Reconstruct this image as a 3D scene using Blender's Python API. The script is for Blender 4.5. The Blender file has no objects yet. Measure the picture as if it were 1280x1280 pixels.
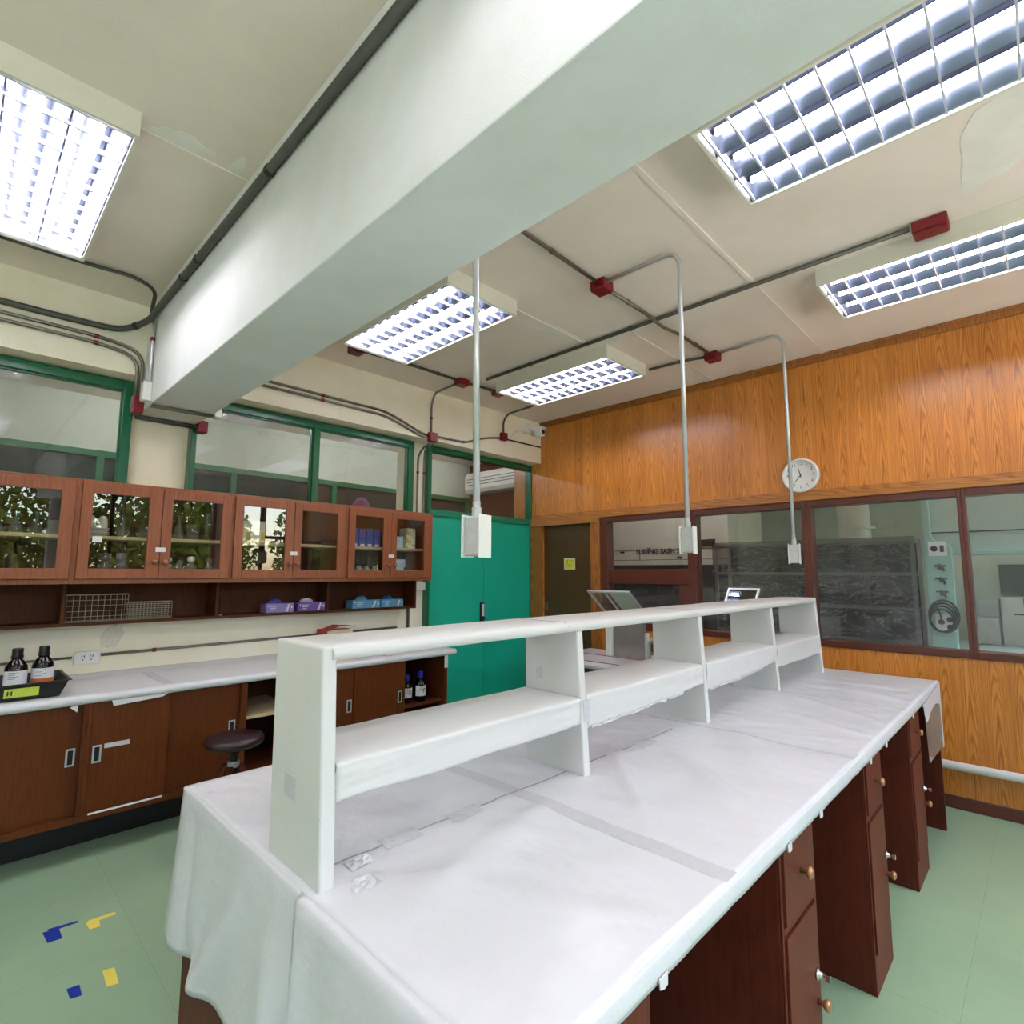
import bpy, bmesh, math, random
from mathutils import Vector, Matrix, noise
random.seed(7)
scene = bpy.context.scene
COL = scene.collection
PI = math.pi
V = Vector

# ------------------------------------------------------------------ materials
def new_mat(name):
    m = bpy.data.materials.new(name)
    m.use_nodes = True
    nt = m.node_tree
    b = nt.nodes['Principled BSDF']
    return m, nt, b

def N(nt, t, **kw):
    n = nt.nodes.new(t)
    for k, v in kw.items():
        if k.startswith('i_'):
            n.inputs[int(k[2:]) if k[2:].isdigit() else k[2:]].default_value = v
        else:
            setattr(n, k, v)
    return n

def ramp(nt, stops):
    r = nt.nodes.new('ShaderNodeValToRGB')
    e = r.color_ramp.elements
    while len(e) < len(stops):
        e.new(0.5)
    for el, (p, c) in zip(e, stops):
        el.position = p
        el.color = (*c, 1) if len(c) == 3 else c
    return r

def srgb(r, g, b):
    f = lambda c: (c / 255 / 12.92) if c / 255 <= 0.04045 else ((c / 255 + 0.055) / 1.055) ** 2.4
    return (f(r), f(g), f(b))

def plain(name, col, rough=0.5, metal=0.0, var=0.06, scale=6.0, bump=0.0, bscale=60, coat=0.0, spec=0.5):
    """paint / plastic / metal with a slight procedural unevenness"""
    m, nt, b = new_mat(name)
    tc = N(nt, 'ShaderNodeTexCoord')
    nz = N(nt, 'ShaderNodeTexNoise', i_Scale=scale, i_Detail=5.0, i_Roughness=0.6)
    nt.links.new(tc.outputs['Object'], nz.inputs['Vector'])
    lo = tuple(c * (1 - var) for c in col); hi = tuple(min(1, c * (1 + var)) for c in col)
    r = ramp(nt, [(0.3, lo), (0.7, hi)])
    nt.links.new(nz.outputs[0], r.inputs[0])
    nt.links.new(r.outputs[0], b.inputs['Base Color'])
    b.inputs['Roughness'].default_value = rough
    b.inputs['Metallic'].default_value = metal
    b.inputs['Specular IOR Level'].default_value = spec
    if coat:
        b.inputs['Coat Weight'].default_value = coat
        b.inputs['Coat Roughness'].default_value = 0.15
    if bump:
        n2 = N(nt, 'ShaderNodeTexNoise', i_Scale=bscale, i_Detail=4.0)
        nt.links.new(tc.outputs['Object'], n2.inputs['Vector'])
        bp = N(nt, 'ShaderNodeBump', i_Strength=bump, i_Distance=0.01)
        nt.links.new(n2.outputs[0], bp.inputs['Height'])
        nt.links.new(bp.outputs[0], b.inputs['Normal'])
    return m

def plaster(name, col, stain, grime, patch=None):
    """painted plaster with stains, grime and repaired patches of their own shape"""
    m, nt, b = new_mat(name)
    L = nt.links.new
    tc = N(nt, 'ShaderNodeTexCoord')
    n1 = N(nt, 'ShaderNodeTexNoise', i_Scale=1.3, i_Detail=6.0, i_Roughness=0.65)
    n2 = N(nt, 'ShaderNodeTexNoise', i_Scale=14.0, i_Detail=6.0, i_Roughness=0.7)
    n3 = N(nt, 'ShaderNodeTexNoise', i_Scale=220.0, i_Detail=3.0)
    for n in (n1, n2, n3):
        L(tc.outputs['Object'], n.inputs['Vector'])
    r1 = ramp(nt, [(0.4, col), (0.68, stain)])
    L(n1.outputs[0], r1.inputs[0])
    r2 = ramp(nt, [(0.62, (0, 0, 0)), (0.8, (1, 1, 1))])
    L(n2.outputs[0], r2.inputs[0])
    mx = N(nt, 'ShaderNodeMix', data_type='RGBA')
    mul = N(nt, 'ShaderNodeMath', operation='MULTIPLY', i_1=0.5)
    L(r2.outputs[0], mul.inputs[0])
    L(mul.outputs[0], mx.inputs['Factor'])
    L(r1.outputs[0], mx.inputs['A'])
    mx.inputs['B'].default_value = (*grime, 1)
    out = mx.outputs['Result']
    if patch:
        n4 = N(nt, 'ShaderNodeTexNoise', i_Scale=0.9, i_Detail=3.0, i_Distortion=0.6)
        mp = N(nt, 'ShaderNodeMapping')
        mp.inputs['Location'].default_value = (3.1, 1.7, 0.4)
        L(tc.outputs['Object'], mp.inputs['Vector'])
        L(mp.outputs[0], n4.inputs['Vector'])
        r4 = ramp(nt, [(0.655, (0, 0, 0)), (0.66, (0.8, 0.8, 0.8))])
        L(n4.outputs[0], r4.inputs[0])
        m2 = N(nt, 'ShaderNodeMix', data_type='RGBA')
        L(r4.outputs[0], m2.inputs['Factor'])
        L(out, m2.inputs['A'])
        m2.inputs['B'].default_value = (*patch, 1)
        out = m2.outputs['Result']
    L(out, b.inputs['Base Color'])
    b.inputs['Roughness'].default_value = 0.75
    bp = N(nt, 'ShaderNodeBump', i_Strength=0.25, i_Distance=0.004)
    ad = N(nt, 'ShaderNodeMath', operation='ADD')
    L(n3.outputs[0], ad.inputs[0]); L(n2.outputs[0], ad.inputs[1])
    L(ad.outputs[0], bp.inputs['Height'])
    L(bp.outputs[0], b.inputs['Normal'])
    return m

def wood(name, dark, light, rough=0.35, grain='Z', across='Y', strip=0.21, cath=1.0, coat=0.3, fine=1.0, spec=0.5):
    """veneer: strips, each with its own cathedral figure running along the grain axis"""
    m, nt, b = new_mat(name)
    L = nt.links.new
    tc = N(nt, 'ShaderNodeTexCoord')
    sp = N(nt, 'ShaderNodeSeparateXYZ')
    L(tc.outputs['Object'], sp.inputs[0])
    g = sp.outputs[grain]; a = sp.outputs[across]
    other = [k for k in 'XYZ' if k not in (grain, across)][0]
    def M(op, x, y=None):
        n = N(nt, 'ShaderNodeMath', operation=op)
        for i, v in enumerate((x, y)):
            if v is None: continue
            if isinstance(v, (int, float)): n.inputs[i].default_value = v
            else: L(v, n.inputs[i])
        return n.outputs[0]
    u = M('DIVIDE', a, strip)
    idx = M('FLOOR', u)
    fr = M('SUBTRACT', M('FRACT', u), 0.5)
    wn = N(nt, 'ShaderNodeTexWhiteNoise', noise_dimensions='1D')
    L(idx, wn.inputs['W'])
    off = M('MULTIPLY', wn.outputs['Value'], 7.0)
    cb = N(nt, 'ShaderNodeCombineXYZ')
    L(M('MULTIPLY', a, 9.0), cb.inputs[0]); L(M('ADD', M('MULTIPLY', g, 1.1), off), cb.inputs[1]); L(M('MULTIPLY', sp.outputs[other], 9.0), cb.inputs[2])
    nz = N(nt, 'ShaderNodeTexNoise', i_Scale=1.0, i_Detail=4.0)
    L(cb.outputs[0], nz.inputs['Vector'])
    arch = M('MULTIPLY', M('MULTIPLY', fr, fr), 5.5)
    t = M('ADD', M('ADD', M('MULTIPLY', g, 0.9), off), M('ADD', arch, M('MULTIPLY', nz.outputs[0], 1.1)))
    ring = M('SINE', M('MULTIPLY', t, 38.0))
    ring = M('MULTIPLY', M('ADD', ring, 1.0), 0.5)
    cb2 = N(nt, 'ShaderNodeCombineXYZ')
    L(M('MULTIPLY', a, 110.0 * fine), cb2.inputs[0]); L(M('ADD', M('MULTIPLY', g, 3.0), off), cb2.inputs[1]); L(M('MULTIPLY', sp.outputs[other], 110.0 * fine), cb2.inputs[2])
    n2 = N(nt, 'ShaderNodeTexNoise', i_Scale=1.0, i_Detail=5.0, i_Roughness=0.7)
    L(cb2.outputs[0], n2.inputs['Vector'])
    tone = M('ADD', M('MULTIPLY', M('POWER', ring, 2.0), 0.30 * cath), M('ADD', M('MULTIPLY', n2.outputs[0], 0.75), M('MULTIPLY', M('SUBTRACT', wn.outputs['Value'], 0.5), 0.12)))
    r = ramp(nt, [(0.25, light), (0.75, dark)])
    L(tone, r.inputs[0])
    L(r.outputs[0], b.inputs['Base Color'])
    b.inputs['Roughness'].default_value = rough
    b.inputs['Coat Weight'].default_value = coat
    b.inputs['Specular IOR Level'].default_value = spec
    b.inputs['Coat Roughness'].default_value = 0.2
    bp = N(nt, 'ShaderNodeBump', i_Strength=0.12, i_Distance=0.002)
    L(n2.outputs[0], bp.inputs['Height'])
    L(bp.outputs[0], b.inputs['Normal'])
    return m

def glass(name, tint=(1, 1, 1), ior=1.5, film=0.0, rough=0.0):
    """thin pane: clear transmission, Fresnel reflection, optional dusty film"""
    m, nt, b = new_mat(name)
    L = nt.links.new
    nt.nodes.remove(b)
    out = nt.nodes['Material Output']
    tr = N(nt, 'ShaderNodeBsdfTransparent'); tr.inputs[0].default_value = (*tint, 1)
    gl = N(nt, 'ShaderNodeBsdfGlossy'); gl.inputs['Roughness'].default_value = rough
    fr = N(nt, 'ShaderNodeFresnel'); fr.inputs['IOR'].default_value = ior
    ge = N(nt, 'ShaderNodeNewGeometry')
    iv = N(nt, 'ShaderNodeMath', operation='SUBTRACT', i_0=1.0); L(ge.outputs['Backfacing'], iv.inputs[1])
    fm = N(nt, 'ShaderNodeMath', operation='MULTIPLY'); L(fr.outputs[0], fm.inputs[0]); L(iv.outputs[0], fm.inputs[1])
    mx = N(nt, 'ShaderNodeMixShader')
    L(fm.outputs[0], mx.inputs[0]); L(tr.outputs[0], mx.inputs[1]); L(gl.outputs[0], mx.inputs[2])
    last = mx.outputs[0]
    if film:
        df = N(nt, 'ShaderNodeBsdfDiffuse'); df.inputs[0].default_value = (0.75, 0.78, 0.75, 1)
        tc = N(nt, 'ShaderNodeTexCoord')
        nz = N(nt, 'ShaderNodeTexNoise', i_Scale=2.5, i_Detail=4.0)
        L(tc.outputs['Object'], nz.inputs['Vector'])
        mu = N(nt, 'ShaderNodeMath', operation='MULTIPLY', i_1=film * 2)
        L(nz.outputs[0], mu.inputs[0])
        m2 = N(nt, 'ShaderNodeMixShader')
        L(mu.outputs[0], m2.inputs[0]); L(last, m2.inputs[1]); L(df.outputs[0], m2.inputs[2])
        last = m2.outputs[0]
    L(last, out.inputs[0])
    return m

def emit(name, col, s):
    m, nt, b = new_mat(name)
    b.inputs['Base Color'].default_value = (*col, 1)
    b.inputs['Emission Color'].default_value = (*col, 1)
    b.inputs['Emission Strength'].default_value = s
    return m

TUBE = 35.0
M = {}
M['plaster'] = plaster('cream_plaster', srgb(250, 244, 224), srgb(240, 231, 200), srgb(222, 210, 176), srgb(240, 238, 226))
M['beam'] = plaster('white_beam_paint', srgb(230, 233, 234), srgb(218, 220, 216), srgb(206, 204, 194))
M['ceiling'] = plaster('ceiling_board_paint', srgb(240, 226, 214), srgb(230, 217, 203), srgb(216, 202, 186))
M['ceil_patch'] = plain('ceiling_filler', srgb(232, 228, 218), 0.8)
M['wallwood'] = wood('golden_teak_veneer', srgb(142, 76, 16), srgb(224, 144, 60), 0.3, coat=0.4, strip=0.125, cath=0.75)
M['trimwood'] = wood('golden_trim_wood', srgb(140, 82, 28), srgb(186, 122, 56), 0.4, grain='Y', across='Z', strip=0.3)
M['jambwood'] = wood('golden_jamb_wood', srgb(122, 66, 20), srgb(168, 104, 42), 0.4, strip=0.3)
M['redwood'] = wood('dark_red_frame_wood', srgb(62, 24, 15), srgb(96, 44, 30), 0.35, grain='Y', across='Z', strip=0.5, cath=0.3)
M['doorwood'] = wood('dark_brown_door_veneer', srgb(58, 32, 10), srgb(84, 52, 20), 0.4, strip=0.4, cath=0.4)
M['cab'] = wood('red_brown_cabinet_wood', srgb(98, 46, 22), srgb(152, 84, 50), 0.42, across='X', strip=0.3, cath=0.3, coat=0.15)
M['cabin'] = wood('dark_brown_interior', srgb(58, 26, 12), srgb(92, 48, 24), 0.5, across='X', strip=0.3, cath=0.4, coat=0.0, spec=0.2)
M['base'] = wood('dark_base_cabinet_wood', srgb(60, 24, 5), srgb(98, 48, 12), 0.45, across='X', strip=0.3, cath=0.3, coat=0.0, spec=0.25)
M['ped'] = wood('mahogany_pedestal_wood', srgb(58, 18, 9), srgb(98, 42, 26), 0.5, across='X', strip=0.3, cath=0.3, coat=0.0, spec=0.2)
M['shelfwood'] = plain('bare_shelf_wood', srgb(196, 176, 136), 0.6, var=0.1, scale=20)
M['kick'] = plain('black_plinth', srgb(24, 22, 20), 0.6)
M['floor'] = None
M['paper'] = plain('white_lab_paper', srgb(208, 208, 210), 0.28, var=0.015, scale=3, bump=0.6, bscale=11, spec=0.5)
M['paper2'] = plain('cream_white_shelf_paper', srgb(206, 205, 200), 0.42, var=0.02, scale=4, bump=0.22, bscale=14, spec=0.4)
M['tape'] = plain('translucent_grey_tape', srgb(190, 190, 192), 0.35, var=0.05, scale=40)
M['glossytape'] = plain('glossy_clear_tape', srgb(206, 206, 208), 0.12, var=0.03, scale=40, bump=0.3, bscale=60)
M['cleartape'] = glass('clear_plastic_scrap', (0.97, 0.97, 0.97), 1.35, 0.12, 0.08)
M['green'] = plain('dark_green_gloss_paint', srgb(10, 98, 62), 0.3, var=0.08, scale=4, coat=0.3)
M['teal'] = plain('teal_door_paint', srgb(20, 176, 146), 0.4, var=0.05, scale=2)
M['tealrail'] = plain('teal_rail_paint', srgb(24, 132, 100), 0.4)
M['conduit'] = plain('galvanised_conduit', srgb(128, 124, 114), 0.42, 0.75, var=0.1, scale=20)
M['darkconduit'] = plain('dark_painted_conduit', srgb(84, 84, 78), 0.45, 0.3, var=0.1, scale=20)
M['steel'] = plain('bright_zinc_pole', srgb(206, 208, 210), 0.3, 0.6, var=0.05, scale=20)
M['redbox'] = plain('red_junction_enamel', srgb(122, 12, 26), 0.4, var=0.1, scale=30)
M['white'] = plain('white_enamel', srgb(226, 227, 220), 0.4, var=0.03)
M['whitep'] = plain('white_plastic', srgb(232, 232, 228), 0.35, var=0.02)
M['lampbody'] = plain('lamp_housing_enamel', srgb(222, 220, 204), 0.45, var=0.03)
M['louver'] = plain('grey_aluminium_louver', srgb(122, 130, 154), 0.3, 1.0, var=0.03, scale=20)
M['boxalu'] = plain('cast_aluminium_box', srgb(190, 190, 188), 0.45, 0.35, var=0.1, scale=60, bump=0.1, bscale=200)
M['blade'] = plain('satin_white_blade', srgb(214, 218, 228), 0.35, 0.3, var=0.02)
M['tube'] = emit('fluorescent_tube', (1.0, 0.945, 0.975), TUBE)
M['pane'] = glass('window_glass', (0.95, 0.97, 0.96), 1.75, 0.012)
M['cabpane'] = glass('cabinet_glass', (0.97, 0.97, 0.96), 1.85)
M['labware'] = glass('clear_glassware', (0.94, 0.96, 0.96), 1.7, 0.12)
M['extpane'] = glass('outside_window_glass', (0.96, 0.98, 0.97), 1.3)
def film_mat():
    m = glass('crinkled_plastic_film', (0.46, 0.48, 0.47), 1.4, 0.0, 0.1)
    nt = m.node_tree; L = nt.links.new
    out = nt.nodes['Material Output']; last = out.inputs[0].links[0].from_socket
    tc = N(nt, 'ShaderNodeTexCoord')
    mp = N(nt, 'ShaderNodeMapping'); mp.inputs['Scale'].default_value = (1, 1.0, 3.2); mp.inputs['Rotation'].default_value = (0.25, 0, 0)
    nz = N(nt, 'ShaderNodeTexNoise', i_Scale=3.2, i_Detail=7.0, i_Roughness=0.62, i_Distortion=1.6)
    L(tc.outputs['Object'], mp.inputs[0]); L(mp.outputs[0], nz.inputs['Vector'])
    rp = ramp(nt, [(0.40, (0.03, 0.03, 0.03)), (0.485, (0.07, 0.07, 0.07)), (0.50, (0.42, 0.42, 0.42)), (0.515, (0.07, 0.07, 0.07)), (0.62, (0.03, 0.03, 0.03)), (0.66, (0.16, 0.16, 0.16))])  # pale streaks painted in as highlights along the crinkles
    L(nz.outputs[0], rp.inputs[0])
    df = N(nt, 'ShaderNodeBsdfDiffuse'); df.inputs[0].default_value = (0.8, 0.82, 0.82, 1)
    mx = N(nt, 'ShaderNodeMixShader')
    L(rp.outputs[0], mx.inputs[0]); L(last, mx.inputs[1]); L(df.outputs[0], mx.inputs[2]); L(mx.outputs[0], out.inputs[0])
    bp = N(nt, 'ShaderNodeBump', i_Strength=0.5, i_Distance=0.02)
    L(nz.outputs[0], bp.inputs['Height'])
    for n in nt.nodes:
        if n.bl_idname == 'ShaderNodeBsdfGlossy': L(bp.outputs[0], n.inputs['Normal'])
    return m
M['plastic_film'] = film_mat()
M['haze'] = glass('hazy_plastic_sheet', (0.85, 0.83, 0.8), 1.4, 0.09, 0.1)
M['wallpatch'] = plain('bare_wall_plaster', srgb(226, 218, 200), 0.85, var=0.14, scale=45)
M['chrome'] = plain('chrome', srgb(215, 215, 215), 0.12, 1.0, var=0.03)
M['stainless'] = plain('stainless_steel', srgb(190, 188, 186), 0.28, 0.85, var=0.06, scale=12)
M['alu'] = plain('aluminium_frame', srgb(190, 192, 194), 0.35, 0.6, var=0.04)
M['black'] = plain('black_plastic', srgb(18, 18, 18), 0.35)
M['blackpaint'] = plain('black_ink', srgb(26, 26, 28), 0.6)
M['vinyl'] = plain('dark_maroon_vinyl', srgb(44, 24, 28), 0.3, var=0.08)
M['amber'] = plain('dark_amber_glass', srgb(12, 6, 5), 0.08, var=0.05)
M['label'] = plain('white_label', srgb(224, 224, 226), 0.5, var=0.02)
M['labelorange'] = plain('orange_label', srgb(196, 96, 40), 0.5)
M['sticker'] = plain('lime_yellow_sticker', srgb(196, 212, 76), 0.5)
M['yellow'] = plain('yellow_sign', srgb(214, 206, 44), 0.5)
M['redtape'] = plain('red_tape', srgb(166, 30, 40), 0.45)
M['bluetape'] = plain('blue_tape', srgb(24, 50, 150), 0.5)
M['yellowtape'] = plain('yellow_tape', srgb(232, 214, 92), 0.5)
M['bluecap'] = plain('blue_cap', srgb(34, 46, 170), 0.4)
M['violet'] = plain('violet_card', srgb(116, 84, 168), 0.5, var=0.08, scale=30)
M['lilac'] = plain('lilac_card', srgb(150, 132, 196), 0.5, var=0.08, scale=30)
M['skyblue'] = plain('sky_blue_card', srgb(96, 162, 204), 0.5, var=0.06, scale=30)
M['glove_blue'] = plain('blue_nitrile', srgb(40, 96, 176), 0.5)
M['glove_violet'] = plain('violet_nitrile', srgb(88, 84, 178), 0.5)
M['tissue'] = plain('white_tissue', srgb(220, 214, 224), 0.7)
M['carton'] = plain('kraft_carton', srgb(200, 180, 150), 0.7)
M['cream_card'] = plain('cream_card', srgb(232, 230, 212), 0.6)
M['yellowbox'] = plain('yellow_card', srgb(220, 188, 62), 0.5)
M['navy'] = plain('blue_packing', srgb(66, 84, 168), 0.45, var=0.2, scale=50)
M['paleblue'] = plain('pale_blue_card', srgb(176, 212, 226), 0.5)
M['tealbag'] = plain('teal_bag', srgb(86, 158, 160), 0.4, var=0.15, scale=30)
M['ceramic'] = plain('white_ceramic', srgb(232, 232, 228), 0.2, var=0.02)
M['brownclay'] = plain('brown_bottle', srgb(60, 40, 30), 0.3)
M['wire'] = plain('plated_wire', srgb(190, 184, 170), 0.35, 0.6)
M['knob'] = plain('varnished_wood_knob', srgb(140, 84, 58), 0.25, coat=0.5)
M['knobbrass'] = plain('worn_brass_knob', srgb(176, 128, 92), 0.28, 0.6)
M['aqua'] = plain('aqua_enamel', srgb(150, 186, 178), 0.4)
M['aquapanel'] = plain('pale_aqua_panel', srgb(168, 190, 184), 0.3)
M['hoodgrey'] = plain('grey_white_hood_enamel', srgb(206, 208, 192), 0.4)
M['darkgrey'] = plain('dark_grey_steel', srgb(58, 60, 58), 0.4)
M['labwall'] = plain('pale_green_lab_wall', srgb(186, 194, 180), 0.7)
M['tealdark'] = plain('purple_bag', srgb(130, 60, 130), 0.6)
M['bark'] = plain('tree_bark', srgb(70, 58, 46), 0.9, var=0.3, scale=20, bump=0.5)
M['bounce_ground'] = plain('paved_ground', srgb(204, 200, 196), 0.9, var=0.1, scale=3)

def leafmat():
    m, nt, b = new_mat('leaves')
    L = nt.links.new
    tc = N(nt, 'ShaderNodeTexCoord')
    nz = N(nt, 'ShaderNodeTexNoise', i_Scale=2.2, i_Detail=3.0)
    b.inputs['Specular IOR Level'].default_value = 0.05
    L(tc.outputs['Object'], nz.inputs['Vector'])
    r = ramp(nt, [(0.35, srgb(40, 54, 16)), (0.65, srgb(92, 106, 44))])
    L(nz.outputs[0], r.inputs[0]); L(r.outputs[0], b.inputs['Base Color'])
    b.inputs['Roughness'].default_value = 0.9
    b.inputs['Transmission Weight'].default_value = 0.0
    return m
M['leaf'] = leafmat()

def floormat():
    m, nt, b = new_mat('green_vinyl_tiles')
    L = nt.links.new
    tc = N(nt, 'ShaderNodeTexCoord')
    mp = N(nt, 'ShaderNodeMapping')
    L(tc.outputs['Object'], mp.inputs['Vector'])
    br = N(nt, 'ShaderNodeTexBrick', offset=0.0, squash=1.0)
    L(mp.outputs[0], br.inputs['Vector'])
    br.inputs['Scale'].default_value = 1.0
    br.inputs['Mortar Size'].default_value = 0.0011
    br.inputs['Mortar Smooth'].default_value = 0.4
    br.inputs['Brick Width'].default_value = 0.61
    br.inputs['Row Height'].default_value = 0.61
    br.inputs['Color1'].default_value = (*srgb(152, 180, 148), 1)
    br.inputs['Color2'].default_value = (*srgb(150, 177, 146), 1)
    br.inputs['Mortar'].default_value = (*srgb(126, 150, 124), 1)
    nz = N(nt, 'ShaderNodeTexNoise', i_Scale=1.6, i_Detail=6.0, i_Roughness=0.65)
    L(tc.outputs['Object'], nz.inputs['Vector'])
    r = ramp(nt, [(0.3, (0.82, 0.84, 0.82)), (0.7, (1.04, 1.04, 1.02))])
    L(nz.outputs[0], r.inputs[0])
    mx = N(nt, 'ShaderNodeMix', data_type='RGBA', blend_type='MULTIPLY')
    mx.inputs['Factor'].default_value = 1.0
    L(br.outputs['Color'], mx.inputs['A']); L(r.outputs[0], mx.inputs['B'])
    n3 = N(nt, 'ShaderNodeTexNoise', i_Scale=9.0, i_Detail=3.0, i_Roughness=0.8)
    L(tc.outputs['Object'], n3.inputs['Vector'])
    r3 = ramp(nt, [(0.71, (0, 0, 0)), (0.78, (0.5, 0.5, 0.5))])
    L(n3.outputs[0], r3.inputs[0])
    m2 = N(nt, 'ShaderNodeMix', data_type='RGBA')
    L(r3.outputs[0], m2.inputs['Factor']); L(mx.outputs['Result'], m2.inputs['A'])
    m2.inputs['B'].default_value = (*srgb(86, 96, 80), 1)
    L(m2.outputs['Result'], b.inputs['Base Color'])
    b.inputs['Roughness'].default_value = 0.36
    bp = N(nt, 'ShaderNodeBump', i_Strength=0.05, i_Distance=0.01)
    L(nz.outputs[0], bp.inputs['Height']); L(bp.outputs[0], b.inputs['Normal'])
    return m
M['floor'] = floormat()

# ------------------------------------------------------------------ geometry helpers
class MB:
    def __init__(s):
        s.bm = bmesh.new()
    def box(s, a, b):
        x0, x1 = sorted((a[0], b[0])); y0, y1 = sorted((a[1], b[1])); z0, z1 = sorted((a[2], b[2]))
        v = [s.bm.verts.new(p) for p in ((x0,y0,z0),(x1,y0,z0),(x1,y1,z0),(x0,y1,z0),(x0,y0,z1),(x1,y0,z1),(x1,y1,z1),(x0,y1,z1))]
        for f in ((3,2,1,0),(4,5,6,7),(0,1,5,4),(1,2,6,5),(2,3,7,6),(3,0,4,7)):
            s.bm.faces.new([v[i] for i in f])
        return s
    def prism(s, poly, axis, a, b):
        """polygon in the two other axes (in XYZ order), extruded along axis from a to b"""
        def P(p, t):
            return (t, p[0], p[1]) if axis == 'X' else (p[0], t, p[1]) if axis == 'Y' else (p[0], p[1], t)
        lo = [s.bm.verts.new(P(p, a)) for p in poly]; hi = [s.bm.verts.new(P(p, b)) for p in poly]
        s.bm.faces.new(lo[::-1]); s.bm.faces.new(hi)
        n = len(poly)
        for i in range(n):
            s.bm.faces.new((lo[i], lo[(i+1) % n], hi[(i+1) % n], hi[i]))
        return s
    def tube(s, pts, r, n=10, closed=False):
        pts = [V(p) for p in pts]
        rings = []; prev = None
        m = len(pts)
        for i, p in enumerate(pts):
            if closed:
                d = (pts[(i+1) % m] - pts[i-1]).normalized()
            else:
                d = (pts[min(i+1, m-1)] - pts[max(i-1, 0)]).normalized()
            if prev is None:
                h = V((0,0,1)) if abs(d.z) < 0.9 else V((1,0,0))
                u = d.cross(h).normalized()
            else:
                u = (prev - d * prev.dot(d)).normalized()
            w = d.cross(u); prev = u
            rr = r[i] if isinstance(r, (list, tuple)) else r
            rings.append([s.bm.verts.new(p + (u*math.cos(2*PI*k/n) + w*math.sin(2*PI*k/n))*rr) for k in range(n)])
        for i in range(m if closed else m-1):
            A, B = rings[i], rings[(i+1) % m]
            for k in range(n):
                s.bm.faces.new((A[k], A[(k+1) % n], B[(k+1) % n], B[k]))
        if not closed:
            s.bm.faces.new(rings[0][::-1]); s.bm.faces.new(rings[-1])
        return s
    def lathe(s, c, prof, n=24, axis='Z'):
        """prof: (radius, height) from the base up, spun about an axis through c"""
        c = V(c)
        def P(r, h, t):
            a, b = r*math.cos(t), r*math.sin(t)
            return c + (V((a,b,h)) if axis == 'Z' else V((h,a,b)) if axis == 'X' else V((a,h,b)))
        rings = []
        for r, h in prof:
            if r < 1e-6: rings.append([s.bm.verts.new(P(0,h,0))])
            else: rings.append([s.bm.verts.new(P(r,h,2*PI*k/n)) for k in range(n)])
        for A, B in zip(rings, rings[1:]):
            for k in range(n):
                a0, a1 = A[k % len(A)], A[(k+1) % len(A)]; b0, b1 = B[k % len(B)], B[(k+1) % len(B)]
                f = [a0]
                for q in (a1, b1, b0):
                    if q not in f: f.append(q)
                if len(f) > 2: s.bm.faces.new(f)
        if len(rings[0]) > 1: s.bm.faces.new(rings[0][::-1])
        if len(rings[-1]) > 1: s.bm.faces.new(rings[-1])
        return s
    def grid(s, rows):
        g = [[s.bm.verts.new(p) for p in r] for r in rows]
        for A, B in zip(g, g[1:]):
            for k in range(len(A)-1):
                s.bm.faces.new((A[k], A[k+1], B[k+1], B[k]))
        return s
    def frame(s, axis, lo, hi, a, b, w):
        """rectangular frame: lo, hi corners in the two other axes, thickness from a to b, member width w (l,r,bottom,top)"""
        if not isinstance(w, (tuple, list)): w = (w,)*4
        def B(p, q):
            def P(p, t): return (t,p[0],p[1]) if axis == 'X' else (p[0],t,p[1]) if axis == 'Y' else (p[0],p[1],t)
            s.box(P(p, a), P(q, b))
        B(lo, (lo[0]+w[0], hi[1])); B((hi[0]-w[1], lo[1]), hi)
        if w[2]: B((lo[0]+w[0], lo[1]), (hi[0]-w[1], lo[1]+w[2]))
        if w[3]: B((lo[0]+w[0], hi[1]-w[3]), (hi[0]-w[1], hi[1]))
        return s
    def build(s, name, mat, parent=None, smooth=False, bevel=0.0, seg=2, solid=0.0):
        bmesh.ops.recalc_face_normals(s.bm, faces=s.bm.faces[:]) if not solid else None
        me = bpy.data.meshes.new(name)
        vs = [v.co for v in s.bm.verts]
        if parent is not None:
            o0 = V((0,0,0)); q = parent
            while q is not None:
                o0 += V(q.location); q = q.parent
        else:
            xs = [v.x for v in vs]; ys = [v.y for v in vs]; zs = [v.z for v in vs]
            o0 = V(((min(xs)+max(xs))/2, (min(ys)+max(ys))/2, min(zs)))
        for v in s.bm.verts: v.co -= o0
        s.bm.to_mesh(me); s.bm.free()
        me.materials.append(mat)
        if smooth:
            me.polygons.foreach_set('use_smooth', [True]*len(me.polygons))
        o = bpy.data.objects.new(name, me)
        COL.objects.link(o)
        if parent is not None:
            o.parent = parent
        else:
            o.location = o0
        if bevel:
            md = o.modifiers.new('bevel', 'BEVEL'); md.width = bevel; md.segments = seg; md.limit_method = 'ANGLE'; md.angle_limit = 0.6
            md.harden_normals = False
        if solid:
            md = o.modifiers.new('solid', 'SOLIDIFY'); md.thickness = solid; md.offset = 0
        return o

def Box(name, a, b, mat, parent=None, bevel=0.002, **k):
    return MB().box(a, b).build(name, mat, parent, bevel=bevel, **k)

def tag(o, label, cat, group=None):
    o['label'] = label; o['category'] = cat
    if group: o['group'] = group
    return o

def thing(name, label, cat, loc, group=None):
    o = bpy.data.objects.new(name, None)
    o.empty_display_size = 0.1
    COL.objects.link(o); o.location = loc
    return tag(o, label, cat, group)

def struct(o, label=None):
    o['kind'] = 'structure'
    if label: o['label'] = label
    return o

def sempty(name, loc):
    o = bpy.data.objects.new(name, None); o.empty_display_size = 0.1
    COL.objects.link(o); o.location = loc; o['kind'] = 'structure'
    return o

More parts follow.
